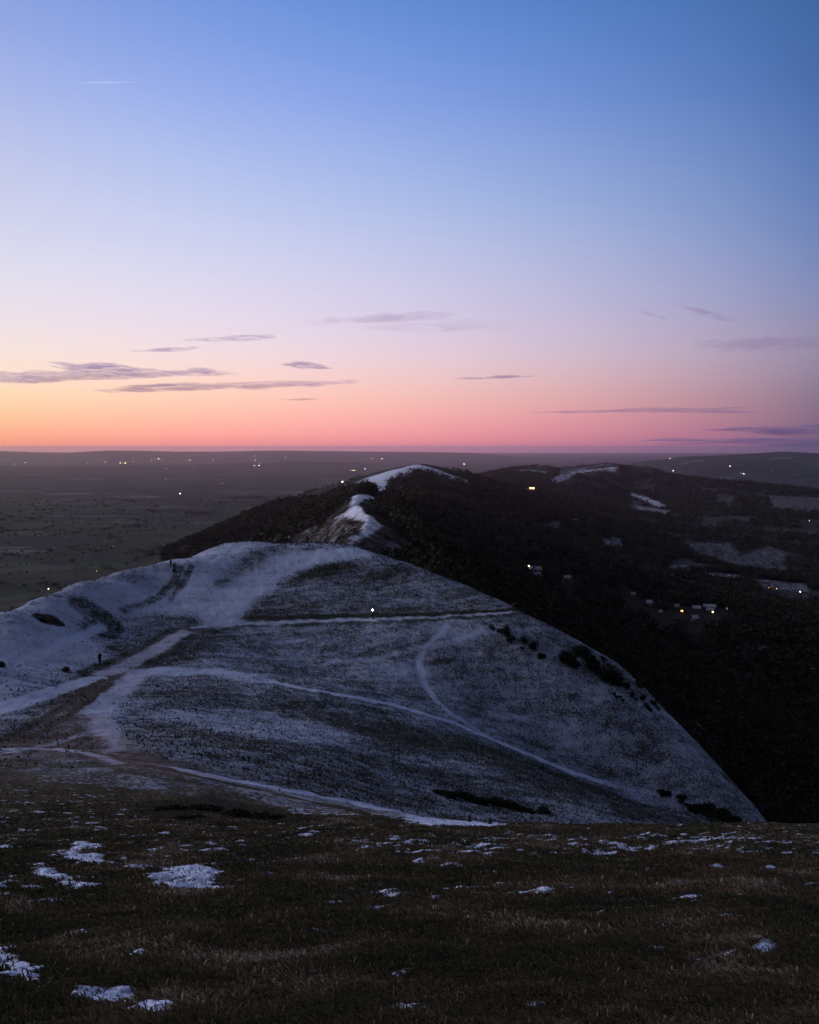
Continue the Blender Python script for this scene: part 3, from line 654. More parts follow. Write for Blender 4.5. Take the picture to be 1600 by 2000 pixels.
for a, b, h, k, l in [(1195,1078,26,'conifer','dark pointed tree in front of the small pale field in the valley'),(1180,1076,18,'round','rounded tree just left of the pointed tree in the small pale field'),
    (1400,1098,30,'round','large rounded tree at the left edge of the big pale field'),(1372,1085,20,'round','rounded tree above left of the big pale field'),(1516,1118,26,'round','broad dark tree at the right edge of the big pale field'),(1535,1114,20,'round','smaller tree right of the broad dark one at the field edge'),
    (1412,1139,18,'conifer','pointed tree below the long pale field in the valley'),(1546,1152,20,'conifer','pointed tree beside the white lamp in the valley fields'),(1448,1008,26,'round','large rounded tree in front of the farthest pale field'),(1470,1006,26,'round','twin of the large rounded tree before the farthest pale field, on its right'),
    (1485,1004,18,'round','smallest of three rounded trees before the farthest pale field'),(1060,916,6,'round','tiny tree on the flat wooded hilltop, left of two'),(1031,916,8,'conifer','tiny pointed tree on the flat wooded hilltop, standing alone')]:
    tree(a, b, h, k, l, G6)
# grass blades over the nearest slope
def blades(n, r0, r1, lmin, lmax):
    u = rng.uniform(0, 1, n); r = r0*(r1/r0)**u; a = R(1)*rng.uniform(-26, 26, n); x = r*np.sin(a); y = r*np.cos(a)
    cl = fbm(x, y, .8, 3)+fbm(x+40, y, 3.5, 2)*.7; cv = cover(x, y, r)['snow']
    k = rng.uniform(0, 1, n) > np.maximum(np.clip(cv*1.0, .05, .93), sstep(28, 62, r)); x, y, r, cl = x[k], y[k], r[k], cl[k]
    z = height(x, y); n = len(x)
    L = rng.uniform(lmin, lmax, n)*(1+.7*np.clip(cl, 0, 1)); d = rng.normal(0, .55, n)+2.6; w = (.002+.0006*r)*rng.uniform(.7, 1.3, n)
    lean = rng.uniform(.8, .995, n); hx, hy = np.cos(d)*L*lean, np.sin(d)*L*lean*.8; hz = L*np.sqrt(1-lean**2)*.9+.015
    px, py = np.sin(d)*w, -np.cos(d)*w
    B0 = np.stack([x-px, y-py, z-.01], 1); B1 = np.stack([x+px, y+py, z-.01], 1)
    M0 = np.stack([x+hx*.55-px*.8, y+hy*.55-py*.8, z+hz*.8], 1); M1 = np.stack([x+hx*.55+px*.8, y+hy*.55+py*.8, z+hz*.8], 1); T = np.stack([x+hx, y+hy, z+hz*.9], 1)
    V = np.stack([B0, B1, M1, M0, T], 1).reshape(-1, 3); b = np.arange(n)[:, None]*5
    Fc = np.concatenate([b+np.array([[0, 1, 2]]), b+np.array([[0, 2, 3]]), b+np.array([[3, 2, 4]])])
    tn = np.clip(.45+fbm(x, y, 1.7, 3)*.9+rng.uniform(-.3, .3, n), 0, 1)
    return V, Fc, np.repeat(tn, 5)
mg, t, b = new_mat('dry_grass'); at = N(t, 'ShaderNodeAttribute', attribute_name='tint')
t.links.new(RAMP(t, at.outputs['Fac'], [(0, (.035, .04, .015)), (.35, (.075, .07, .028)), (.6, (.13, .075, .035)), (.85, (.24, .17, .09)), (1, (.45, .38, .26))]), b.inputs['Base Color'])
V, Fc, T = blades(340000, 3.2, 62, .025, .075)
gr = foliage('grass', V, Fc, T, mg); tag(gr, 'flattened brown winter grass over the nearest slope', 'grass', kind='stuff')

# coarse grass tussocks standing through the thin snow of the near hill
def tussocks(n, r0, r1, a0, a1, smin, smax, k=5):
    a = R(1)*rng.uniform(a0, a1, n); r = np.sqrt(rng.uniform(r0*r0, r1*r1, n)); x = r*np.sin(a); y = r*np.cos(a)
    cv = cover(x, y, r); z = height(x, y); cl = fbm(x, y, 3.0, 3)
    pr = np.clip(1.25-1.35*cv['snow'], 0, 1)**1.3*(1-np.clip(cv['mud']*1.4, 0, 1))*np.clip(.8+1.3*cl, .15, 1.4)*sstep(r0, r0*1.35, r)
    kp = (rng.uniform(0, 1, n) < pr) & (z > CZ-75); x, y, z, r = x[kp], y[kp], z[kp], r[kp]; n = len(x)
    s = rng.uniform(smin, smax, n); V = np.zeros((n, k, 3, 3))
    for j in range(k):
        th = rng.uniform(0, 6.283, n); w = s*.30; ln = rng.uniform(.1, .75, n)*s; dx, dy = np.cos(th), np.sin(th)
        V[:, j, 0] = np.stack([x-dy*w, y+dx*w, z-.03], 1); V[:, j, 1] = np.stack([x+dy*w, y-dx*w, z-.03], 1)
        V[:, j, 2] = np.stack([x+dx*ln, y+dy*ln, z+s*rng.uniform(.6, 1, n)], 1)
    V = V.reshape(-1, 3); return V, np.arange(len(V)).reshape(-1, 3), np.repeat(rng.uniform(0, 1, n), 3*k)
m_tus, t, b = new_mat('coarse_grass'); at = N(t, 'ShaderNodeAttribute', attribute_name='tint')
t.links.new(RAMP(t, at.outputs['Fac'], [(0, (.008, .013, .009)), (.6, (.018, .026, .017)), (.85, (.05, .046, .024)), (1, (.12, .12, .11))]), b.inputs['Base Color'])
V1, F1, T1 = tussocks(170000, 62, 245, -26, 22, .08, .24)
V2, F2, T2 = tussocks(26000, 180, 235, -8, 8, .16, .36)
tu = foliage('tussocks', np.vstack([V1, V2]), np.vstack([F1, F2+len(V1)]), np.concatenate([T1, T2]), m_tus)
tag(tu, 'coarse dark grass tussocks poking through the thin snow', 'tussocks', kind='stuff')
# heather scrub on the bare flank of the middle ridge
n = 16000; a = R(1)*rng.uniform(-9, 3, n); r = np.sqrt(rng.uniform(400**2, 1200**2, n)); x = r*np.sin(a); y = r*np.cos(a)
kp = (poly_sd(x, y, OPEN) > -12) & (cover(x, y, r)['snow'] < .3) & (fbm(x, y, 22, 3) > -.12); x, y = x[kp], y[kp]; z = height(x, y); rd = rng.uniform(.4, 1.3, len(x))
V, Fc, T = clumps(np.stack([x, y, z-.3], 1), rd, rd*1.1, 16)
hs = foliage('heather', V, Fc, T, fm_wood); tag(hs, 'brown heather scrub on the bare flank of the middle ridge', 'heather', kind='stuff')
# ------------------------------------------------------------------ people
def flat_mat(name, c, rough=.85, emit=None, es=0):
    m, t, b = new_mat(name); b.inputs['Roughness'].default_value = rough
    g = N(t, 'ShaderNodeTexCoord').outputs['Object']
    n = NOISE(t, g, 14, 3, .6); t.links.new(MIXC(t, n, tuple(v*.75 for v in c), tuple(min(1, v*1.25) for v in c)), b.inputs['Base Color'])
    if emit:
        b.inputs['Emission Color'].default_value = (*emit, 1); b.inputs['Emission Strength'].default_value = es
    return m
m_skin = flat_mat('skin', (.42, .25, .18)); m_black = flat_mat('black_cloth', (.010, .010, .012)); m_navy = flat_mat('navy_cloth', (.014, .016, .03))
m_pale = flat_mat('pale_cloth', (.34, .33, .33)); m_olive = flat_mat('olive_cloth', (.13, .11, .04)); m_boot = flat_mat('boot_leather', (.015, .011, .008)); m_wine = flat_mat('maroon_cloth', (.05, .016, .02))
m_lamp = flat_mat('headlamp_glow', (.8, .8, .8), .4, (.78, .88, 1.0), 260)
def skin_obj(name, verts, edges, rad, mat, parent, sub=2):
    me = bpy.data.meshes.new(name); me.from_pydata(verts, edges, []); ob = bpy.data.objects.new(name, me); col.objects.link(ob)
    md = ob.modifiers.new('s', 'SKIN'); md.use_smooth_shade = True
    for v, r in zip(me.skin_vertices[0].data, rad): v.radius = (r, r) if not isinstance(r, tuple) else r
    me.skin_vertices[0].data[0].use_root = True
    sb = ob.modifiers.new('u', 'SUBSURF'); sb.levels = sub
    dg = bpy.context.evaluated_depsgraph_get(); m2 = bpy.data.meshes.new_from_object(ob.evaluated_get(dg))
    ob.modifiers.clear(); ob.data = m2; bpy.data.meshes.remove(me); m2.name = name
    m2.materials.clear(); m2.materials.append(mat); ob.parent = parent; return ob
def joints(pose):
    J = dict(pelvis=(0, 0, .95), waist=(0, 0, 1.08), chest=(0, .01, 1.30), neck=(0, 0, 1.49), head=(0, .02, 1.60), crown=(0, .01, 1.71), nose=(0, .125, 1.60))
    for s, S in ((-1, 'l'), (1, 'r')):
        J.update({'hip'+S: (s*.09, 0, .90), 'knee'+S: (s*.105, .03, .50), 'ankle'+S: (s*.11, -.02, .09), 'toe'+S: (s*.135, .14, .045),
                  'sh'+S: (s*.185, 0, 1.42), 'el'+S: (s*.245, -.04, 1.14), 'wr'+S: (s*.25, .06, .91), 'palm'+S: (s*.25, .085, .84)})
    if pose == 'walk':
        J['kneel'] = (-.10, .14, .53); J['anklel'] = (-.10, .26, .12); J['toel'] = (-.11, .42, .09); J['kneer'] = (.10, -.02, .50); J['ankler'] = (.10, -.26, .13); J['toer'] = (.11, -.13, .045)
        J['ell'] = (-.24, -.12, 1.16); J['wrl'] = (-.25, -.13, .92); J['palml'] = (-.25, -.13, .85); J['elr'] = (.24, .05, 1.15); J['wrr'] = (.23, .22, .99); J['palmr'] = (.22, .28, .95)
    if pose == 'pockets':
        for s, S in ((-1, 'l'), (1, 'r')): J['el'+S] = (s*.28, -.07, 1.15); J['wr'+S] = (s*.19, .07, .99); J['palm'+S] = (s*.165, .11, .93)
    if pose == 'photo':
        for s, S in ((-1, 'l'), (1, 'r')): J['el'+S] = (s*.23, .14, 1.22); J['wr'+S] = (s*.10, .32, 1.50); J['palm'+S] = (s*.06, .35, 1.56)
    if pose == 'sit':
        for k in list(J): J[k] = (J[k][0], J[k][1], J[k][2]-.62)
        for s, S in ((-1, 'l'), (1, 'r')):
            J['hip'+S] = (s*.10, .03, .30); J['knee'+S] = (s*.14, .42, .50); J['ankle'+S] = (s*.12, .50, .09); J['toe'+S] = (s*.13, .66, .05)
            J['el'+S] = (s*.25, .10, .58); J['wr'+S] = (s*.12, .34, .56); J['palm'+S] = (s*.07, .39, .55)
    return J
def person(foot, face, pose, jacket, trousers, label, group=None, h=1.75, hat=None, pack=None):
    root = bpy.data.objects.new('person', None); col.objects.link(root); tag(root, label, 'person', group)
    root.location = (foot[0], foot[1], foot[2]-.02); root.rotation_euler = (0, 0, face); s = h/1.75; root.scale = (s, s, s)
    J = joints(pose); n = ['pelvis', 'waist', 'chest', 'neck', 'head', 'crown']
    E = [('pelvis', 'waist'), ('waist', 'chest'), ('chest', 'neck'), ('neck', 'head'), ('head', 'crown')]
    Rd = dict(pelvis=.13, waist=.125, chest=.145, neck=.055, head=.095, crown=.075)
    for S in 'lr':
        for a, r in (('hip', .085), ('knee', .058), ('ankle', .042), ('toe', .035), ('sh', .062), ('el', .043), ('wr', .030), ('palm', .034)): n.append(a+S); Rd[a+S] = r
        E += [('pelvis', 'hip'+S), ('hip'+S, 'knee'+S), ('knee'+S, 'ankle'+S), ('ankle'+S, 'toe'+S), ('chest', 'sh'+S), ('sh'+S, 'el'+S), ('el'+S, 'wr'+S), ('wr'+S, 'palm'+S)]
        w = Vector(J['wr'+S]); p_ = Vector(J['palm'+S]); d = (p_-w).normalized(); side = d.cross(Vector((1, 0, 0))).normalized()
        for k, (o_, L) in enumerate(((-.028, .065), (-.010, .078), (.010, .072), (.027, .056))):
            q = p_+side*o_+d*.02; J['f%d' % k+S] = q; J['g%d' % k+S] = q+d*L*.6+Vector((-.012 if S == 'r' else .012, 0, 0)); n += ['f%d' % k+S, 'g%d' % k+S]
            Rd['f%d' % k+S] = .011; Rd['g%d' % k+S] = .008; E += [('palm'+S, 'f%d' % k+S), ('f%d' % k+S, 'g%d' % k+S)]
        q = w+(p_-w)*.4+side*-.045; J['th'+S] = q+d*.035; n.append('th'+S); Rd['th'+S] = .010; E.append(('palm'+S, 'th'+S))
    n.append('nose'); Rd['nose'] = .016; E.append(('head', 'nose'))
    ix = {a: i for i, a in enumerate(n)}
    skin_obj('body', [tuple(J[a]) for a in n], [(ix[a], ix[b]) for a, b in E], [Rd[a] for a in n], m_skin, root)
    def garment(name, keys, edges, grow, mat):
        ii = {a: i for i, a in enumerate(keys)}
        return skin_obj(name, [tuple(J[a]) for a in keys], [(ii[a], ii[b]) for a, b in edges], [Rd[a]+grow.get(a, .022) for a in keys], mat, root)
    jk = ['waist', 'chest', 'pelvis', 'neck', 'shl', 'ell', 'wrl', 'shr', 'elr', 'wrr']
    garment('jacket', jk, [('waist', 'chest'), ('pelvis', 'waist'), ('chest', 'neck'), ('chest', 'shl'), ('shl', 'ell'), ('ell', 'wrl'), ('chest', 'shr'), ('shr', 'elr'), ('elr', 'wrr')], {'pelvis': .05, 'waist': .045, 'chest': .04, 'neck': .03}, jacket)
    tr = ['pelvis', 'hipl', 'kneel', 'anklel', 'hipr', 'kneer', 'ankler']
    garment('trousers', tr, [('pelvis', 'hipl'), ('hipl', 'kneel'), ('kneel', 'anklel'), ('pelvis', 'hipr'), ('hipr', 'kneer'), ('kneer', 'ankler')], {}, trousers)
    for S in 'lr':
        garment('boot', ['ankle'+S, 'toe'+S], [('ankle'+S, 'toe'+S)], {}, m_boot)
    hv = [tuple(Vector(J['head'])+Vector((0, -.012, .06))), tuple(Vector(J['crown'])+Vector((0, -.005, .015)))]
    skin_obj('woolly_hat' if hat else 'hair', hv, [(0, 1)], [.105, .07], hat or m_boot, root)
    if pack:
        c0 = Vector(J['chest'])+Vector((0, -.21, -.05)); skin_obj('backpack', [tuple(c0+Vector((0, 0, .17))), tuple(c0), tuple(c0-Vector((0, 0, .2)))], [(0, 1), (1, 2)], [(.12, .08), (.15, .11), (.14, .10)], pack, root)
    return root
def foot(px, py, Y=None):
    p = hits([(px, py)])[0] if Y is None else P(px, py, Y)
    p[2] = zat(p[0], p[1])[0]; return p
def crest_foot(px, pys):
    """ground point on the crest line seen at column px"""
    for py in pys:
        p = hits([(px, py)])[0]
        if p[1] < 300: p[2] = zat(p[0], p[1])[0]; return p
    return p
person(foot(195, 1298), R(60), 'pockets', m_black, m_black, 'lone hiker in black standing on the snow by the track junction', h=1.8, hat=m_black)
cr = np.arange(1050, 1075, .5)
GP = 'walkers standing on the crest of the near hill'
person(crest_foot(497, cr), R(160), 'stand', m_black, m_black, 'left walker of the dark pair at the left end of the crest', GP, 1.68)
person(crest_foot(507, cr), R(200), 'pockets', m_black, m_navy, 'right walker of the dark pair at the left end of the crest', GP, 1.82, hat=m_black)
person(crest_foot(565, cr), R(20), 'photo', m_pale, m_black, 'walker in a pale jacket holding something up on the crest', GP, 1.76, hat=m_black)
person(crest_foot(600, cr), R(-30), 'stand', m_black, m_black, 'lone dark walker at the right end of the crest', GP, 1.74)
GQ = 'two walkers at the end of the level path'
person(foot(1001, 1196), R(100), 'stand', m_wine, m_black, 'walker in a maroon jacket, left of the close pair at the path end', GQ, 1.68)
person(foot(1006, 1195), R(150), 'pockets', m_black, m_black, 'taller walker in black, right of the close pair at the path end', GQ, 1.85, hat=m_black)
GH = 'two people beside the rut on the left slope'
person(foot(334, 1108), R(140), 'stand', m_black, m_black, 'dark figure standing beside the rut on the left snow slope', GH, 1.62)
f = foot(340, 1109); person(f, R(200), 'sit', m_olive, m_black, 'person in an olive jacket sitting beside the standing dark figure', GH, 1.75)
# the runner with the lamp
f = foot(728, 1209); hl = person(f, R(180), 'walk', m_navy, m_black, 'runner in dark clothes with a bright white headlamp on the level path', None, 1.75, hat=m_black)
J = joints('walk'); bm = bmesh.new()
bmesh.ops.create_cone(bm, cap_ends=True, segments=20, radius1=.08, radius2=.11, depth=.06)
me = bpy.data.meshes.new('headlamp'); bm.to_mesh(me); bm.free(); me.materials.append(m_lamp)
lo = bpy.data.objects.new('headlamp', me); col.objects.link(lo); lo.parent = hl; lo.location = (0, .15, 1.68); lo.rotation_euler = (R(-88), 0, 0)
m_strap = m_black
bm = bmesh.new(); bmesh.ops.create_cone(bm, cap_ends=False, segments=24, radius1=.118, radius2=.118, depth=.025)
me = bpy.data.meshes.new('head_strap'); bm.to_mesh(me); bm.free(); me.materials.append(m_strap)
so = bpy.data.objects.new('head_strap', me); col.objects.link(so); so.parent = hl; so.location = (0, .01, 1.68)
# ------------------------------------------------------------------ stones and posts
def rock_mat(name, a, b_):
    m, t, b = new_mat(name); g = N(t, 'ShaderNodeTexCoord').outputs['Object']
    t.links.new(MIXC(t, MR(t, NOISE(t, g, 4, 5, .7), .35, .65), a, b_), b.inputs['Base Color']); return m
m_rock = rock_mat('dark_stone', (.012, .011, .010), (.05, .045, .04)); m_rockp = rock_mat('pale_stone', (.22, .17, .16), (.4, .33, .31)); m_wood = rock_mat('weathered_wood', (.02, .018, .014), (.06, .05, .04))
def boulder(name, px, py, w, d, h, mat, label, group=None, cap=None):
    p = foot(px, py); bm = bmesh.new(); bmesh.ops.create_icosphere(bm, subdivisions=3, radius=1)
    for v in bm.verts:
        q = v.co.normalized(); k = 1+.22*math.sin(q.x*4+px)*math.cos(q.y*3+q.z*5)+.1*math.sin(q.z*11+q.x*7)
        v.co = Vector((q.x*k*w/2, q.y*k*d/2, max(-.3, q.z*k)*h*.8))
    me = bpy.data.meshes.new(name); bm.to_mesh(me); bm.free(); me.materials.append(mat)
    o = bpy.data.objects.new(name, me); col.objects.link(o); o.location = (p[0], p[1], p[2]+h*.1); tag(o, label, 'rock', group); return o
boulder('boulder', 129, 1312, 1.15, .9, .75, m_rock, 'dark squat boulder on the snow left of the lone hiker')
boulder('stone', 136, 1314, .4, .4, .38, m_rockp, 'small pale stone leaning on the dark squat boulder')
boulder('boulder', 340, 1116, .6, .6, .6, m_rock, 'small dark rock in front of the two people beside the rut')
p = crest_foot(423, np.arange(1056, 1076, .5)); 
boulder('boulder', 423, project(p)[1], 1.3, .9, 1.0, m_rockp, 'pale pinkish rock on the skyline at the left end of the crest')
def post(px, py, h, label):
    p = foot(px, py); root = bpy.data.objects.new('wooden_post', None); col.objects.link(root); root.location = p; tag(root, label, 'post', 'wooden posts by the lower track')
    V = []; Fq = []; r = .09
    for i, (z, q) in enumerate(((-.3, 1), (h*.5, .95), (h-.04, .9), (h, .6))):
        for j in range(8): V.append((math.cos(j*.785+.3)*r*q+.01*z, math.sin(j*.785+.3)*r*q, z))
    for i in range(3):
        for j in range(8): Fq.append((i*8+j, i*8+(j+1) % 8, i*8+8+(j+1) % 8, i*8+8+j))
    mesh_np('shaft', V, Fq, m_wood, root); V = [(math.cos(j*.785+.3)*r*.6+.01*h, math.sin(j*.785+.3)*r*.6, h+.001) for j in range(8)]
    mesh_np('post_cap', V, [tuple(range(8))], m_rock, root)
post(917, 1606, .28, 'left one of the two short posts beyond the brown slope edge')
post(957, 1610, .22, 'right one of the two short posts beyond the brown slope edge')
# ------------------------------------------------------------------ houses and lights
def wmat(name, c, s):
    m, t, b = new_mat(name); b.inputs['Base Color'].default_value = (.1, .1, .1, 1); b.inputs['Emission Color'].default_value = (*c, 1); b.inputs['Emission Strength'].default_value = s
    m.cycles.emission_sampling = 'NONE'; return m
m_wall = rock_mat('render_wall', (.12, .11, .10), (.2, .18, .16)); m_snowroof = rock_mat('snowy_roof', (.18, .19, .23), (.42, .44, .5)); m_darkroof = rock_mat('slate_roof', (.02, .02, .024), (.05, .05, .055))
m_glass, t_, b_ = new_mat('dark_glass'); b_.inputs['Base Color'].default_value = (.01, .012, .015, 1); b_.inputs['Roughness'].default_value = .2
W_ = {'warm': (1, .72, .34), 'yellow': (1, .86, .42), 'white': (1, .95, .85), 'cool': (.88, .95, 1), 'orange': (1, .42, .12), 'red': (1, .2, .06), 'pink': (1, .6, .5), 'green': (.85, 1, .5)}
_wm = {}
def lit(colr, s):
    k = (colr, round(s, 1))
    if k not in _wm: _wm[k] = wmat('lit_window_'+colr, W_[colr], s)
    return _wm[k]
def box(x0, x1, y0, y1, z0, z1): 
    V = [(x0,y0,z0),(x1,y0,z0),(x1,y1,z0),(x0,y1,z0),(x0,y0,z1),(x1,y0,z1),(x1,y1,z1),(x0,y1,z1)]
    return V, [(0,3,2,1),(4,5,6,7),(0,1,5,4),(1,2,6,5),(2,3,7,6),(3,0,4,7)]
def house(p, w, d, h, rh, roofm, label, cat='house', group=None, lights=(), rot=None, name='house', chim=True, wins=3, far=False, glow=None):
    root = bpy.data.objects.new(name, None); col.objects.link(root); root.location = (p[0], p[1], p[2]-.2)
    a = -math.atan2(p[0], p[1]) if rot is None else rot; root.rotation_euler = (0, 0, a); tag(root, label, cat, group)
    V, Fq = box(-w/2, w/2, -d/2, d/2, -max(1.5+.08*d, 11 if wins == 4 else 0), h); mesh_np('wall', V, Fq, m_wall, root)
    e = .06*w; yv = d/2+.05*w
    V = [(-w/2-e, -yv, h-.02*w), (w/2+e, -yv, h-.02*w), (w/2+e, 0, h+rh), (-w/2-e, 0, h+rh), (w/2+e, yv, h-.02*w), (-w/2-e, yv, h-.02*w)]
    V2 = V+[(x, y, z+.025*w) for x, y, z in V]
    Fr = [(6,7,8,9), (9,8,10,11), (0,3,2,1), (3,5,4,2), (0,1,7,6), (4,5,11,10)]
    rf = mesh_np('roof', V2, Fr, roofm, root)
    if chim:
        V, Fq = box(w*.3, w*.3+.9, -.45, .45, h+rh*.6, h+rh+1.1); mesh_np('chimney', V, Fq, m_wall, rf)
    xs = np.linspace(-w*.36, w*.36, wins)
    for i, x in enumerate(xs):
        ww = w*.09 if not far else w*.3; l = [q for q in lights if q[0] == i]
        V, Fq = box(x-ww, x+ww, -d/2-.05, -d/2-.003, h*.3, h*.82); mesh_np('window', V, Fq, lit(l[0][1], l[0][2]) if l else m_glass, root)
    return root
VIL = 'snow roofed houses in the dark valley village'
def vh(px, py, wpx, hpx, snow, label, lights=(), rot=0., wins=3, dpx=None):
    p = foot(px, py); s = p[1]/F; w = wpx*s
    return house(p, w, min(w*.6, 9) if dpx is None else dpx*s, 3.4, 1.6+hpx*.35, m_snowroof if snow else m_darkroof, label, 'house', VIL, lights, -math.atan2(p[0], p[1])+rot, wins=wins)
vh(1045,1118,22,5,1,'largest snow roofed house near the single warm lamp in the dark valley',(),.2)
vh(1046,1128,20,4,1,'snow roofed house just below the largest one near the warm lamp',(),-.1)
vh(1108,1134,13,4,1,'small snow roofed house alone right of the warm lamp',(),.3)
vh(1237,1166,8,3,1,'faint snow roofed house at the upper left of the village')
vh(1269,1183,12,5,1,'bright snow roofed house at the left of the village',(),-.4)
vh(1290,1201,8,3,1,'small snow roofed house at the lower left of the village',(),.5)
vh(1322,1190,8,4,1,'snow roofed house just left of the orange village light')
vh(1333,1196,7,3,0,'dark roofed house with an orange lit window in the village',((1,'orange',9),(0,'orange',3)))
vh(1361,1193,15,4,1,'snow roofed house between the orange light and the long roof')
vh(1386,1190,22,3,1,'long flat snow roofed building at the right of the village',(),0,5)
vh(1387,1197,14,4,1,'snow roofed house below the long building with a small warm window',((2,'warm',5),))
vh(1357,1214,14,7,1,'steep pinkish snow roofed house at the bottom of the village',(),.6)
vh(1420,1191,5,3,0,'tiny dark house with one dim window right of the village',((1,'orange',1.2),))
vh(1123,1016,8,4,1,'small snow roofed farmhouse above the two tiny valley fields')
vh(1563,1157,6,3,0,'house with a white lit window at the foot of the pale fields',((1,'cool',14),),0,3)
vh(1517,1151,6,3,0,'house with a dim warm window left of the white lit one by the fields',((1,'warm',2.5),))
vh(1502,1149,6,3,0,'house with a dull orange window at the edge of the pale fields',((1,'orange',1.6),))
vh(1581,1018,4,3,0,'farmhouse with a yellow lit window beyond the fields near the right frame edge',((1,'yellow',5),))
# two lit windows of a hillside hotel, and single lamps in the valley
p = foot(1039,961); s = p[1]/F; p[2] += 9
house(p, 20*s, 9, 7, 4, m_darkroof, 'long dark house with two glowing orange windows on the wooded slope', 'house', None, ((1,'orange',16),(2,'orange',16)), wins=4, far=False)
def lamp_post(px, py, c, s, dpx, label, group='lamps in the dark lowlands', h=7):
    k = hits([(px, py+2)], 900)[0][1]/F; p = hits([(px, py+h/k)], 900)[0]; k = p[1]/F; root = bpy.data.objects.new('street_lamp', None); col.objects.link(root); root.location = p; tag(root, label, 'street lamp', group)
    V, Fq = box(-.1, .1, -.1, .1, -.5, h); mesh_np('pole', V, Fq, m_rock, root)
    bm = bmesh.new(); bmesh.ops.create_icosphere(bm, subdivisions=2, radius=max(.35, dpx*k*.5)); me = bpy.data.meshes.new('lamp_head')
    bmesh.ops.translate(bm, verts=bm.verts, vec=(0, -.3, h)); bm.to_mesh(me); bm.free(); me.materials.append(lit(c, s)); o = bpy.data.objects.new('lamp_head', me); col.objects.link(o); o.parent = root
lamp_post(1033,1105,'warm',12,2.2,'single warm lamp above the largest snow roofed house in the valley')
lamp_post(95,1150,'warm',10,1.9,'bright warm lamp low on the plain near the left frame edge')
lamp_post(222,1125,'white',3,1.6,'pale lamp just above the snowy left skyline on the dark plain')
lamp_post(189,1115,'warm',1.5,1.6,'dim warm lamp above the snowy left skyline on the dark plain')
lamp_post(221,1067,'warm',1.2,1.5,'faint warm lamp on the dark plain left of the ridge')
lamp_post(352,964,'white',10,1.7,'bright white lamp alone in the middle of the left plain')
lamp_post(669,941,'yellow',16,2.2,'bright yellow lamp just left of the white summit slope')
lamp_post(437,944,'orange',1.6,1.6,'right of two dim lamps in the middle of the left plain')
lamp_post(432,944,'orange',1.0,1.4,'left of two dim lamps in the middle of the left plain')
lamp_post(324,936,'green',1.4,1.5,'dim greenish lamp below the distant lit town')
lamp_post(75,1046,'warm',.8,1.4,'upper of two very faint lamps far left on the plain')
lamp_post(105,1070,'cool',.8,1.4,'lower of two very faint lamps far left on the plain')
FAR = [(29,907,'white',5,4),(51,904,'yellow',10,5),(20,900,'pink',2,3),(97,924,'green',2,3),(172,904,'white',4,4),(207,903,'orange',7,5),(236,905,'yellow',10,5),(241,905,'orange',4,4),(246,905,'yellow',12,5),(262,901,'warm',5,4),
(297,899,'pink',4,5),(305,898,'pink',4,4),(311,897,'yellow',11,6),(316,898,'warm',5,4),(321,901,'warm',3,3),(333,902,'warm',3,3),(368,900,'warm',4,4),(373,899,'white',8,5),(326,916,'white',7,4),(94,968,'pink',2,2.4),(377,916,'pink',2.5,3),(80,903,'orange',2,4),(100,903,'yellow',2,4),(125,907,'green',2,3),
(417,899,'white',6,4),(498,910,'yellow',9,4),(507,910,'yellow',12,4),(508,906,'green',5,3.5),(499,891,'orange',4,5),(500,899,'warm',6,4),(492,897,'warm',3,4),(559,894,'yellow',6,4),(608,897,'pink',3,4),(727,896,'white',8,4),(747,896,'yellow',12,4.5),(686,919,'yellow',5,3.5),(690,919,'yellow',9,4),(694,919,'yellow',9,4),(714,916,'white',8,4),(738,913,'white',2,3),(783,900,'warm',3,3),
(908,907,'cool',10,6),(873,895,'yellow',4,4),(1310,896,'white',9,4.5),(1316,920,'white',12,4.5),(1427,911,'pink',12,5),(1454,926,'cool',12,4.5),(1449,925,'warm',5,3.5),(1508,921,'warm',3,3.5),(1303,914,'warm',2.5,3),(8,899,'pink',3,3),(14,903,'warm',3,3),(66,900,'warm',2.5,3),(113,902,'pink',3,3),(148,905,'warm',2.5,3),(190,899,'warm',3,3),(222,907,'orange',3,3),(276,903,'warm',3,3),(288,901,'orange',3,3),(342,899,'pink',3,3),(356,903,'warm',2.5,3),(392,901,'warm',3,3),(448,902,'pink',2.5,3),(536,900,'warm',2.5,3),(640,900,'warm',3,3),(803,897,'warm',3,3)]
order = sorted(range(len(FAR)), key=lambda i: FAR[i][0])
for k, i in enumerate(order):
    px, py, c, s, dpx = FAR[i]; p = foot(px, py); u = p[1]/F; w = dpx*u*.62
    c_ = {'white': 'white', 'yellow': 'yellow', 'pink': 'pinkish', 'green': 'greenish', 'orange': 'orange', 'warm': 'amber', 'cool': 'bluish white'}[c]
    house(p, w, w*.6, w*.35, w*.2, m_darkroof, '%s %s light on the far plain, %s from the left along the horizon' % ('bright' if s >= 8 else 'faint', c_, nm[k]), 'lit building', 'lit buildings on the far plain', ((0, c, s),), name='lit_building', chim=False, wins=1, far=True)
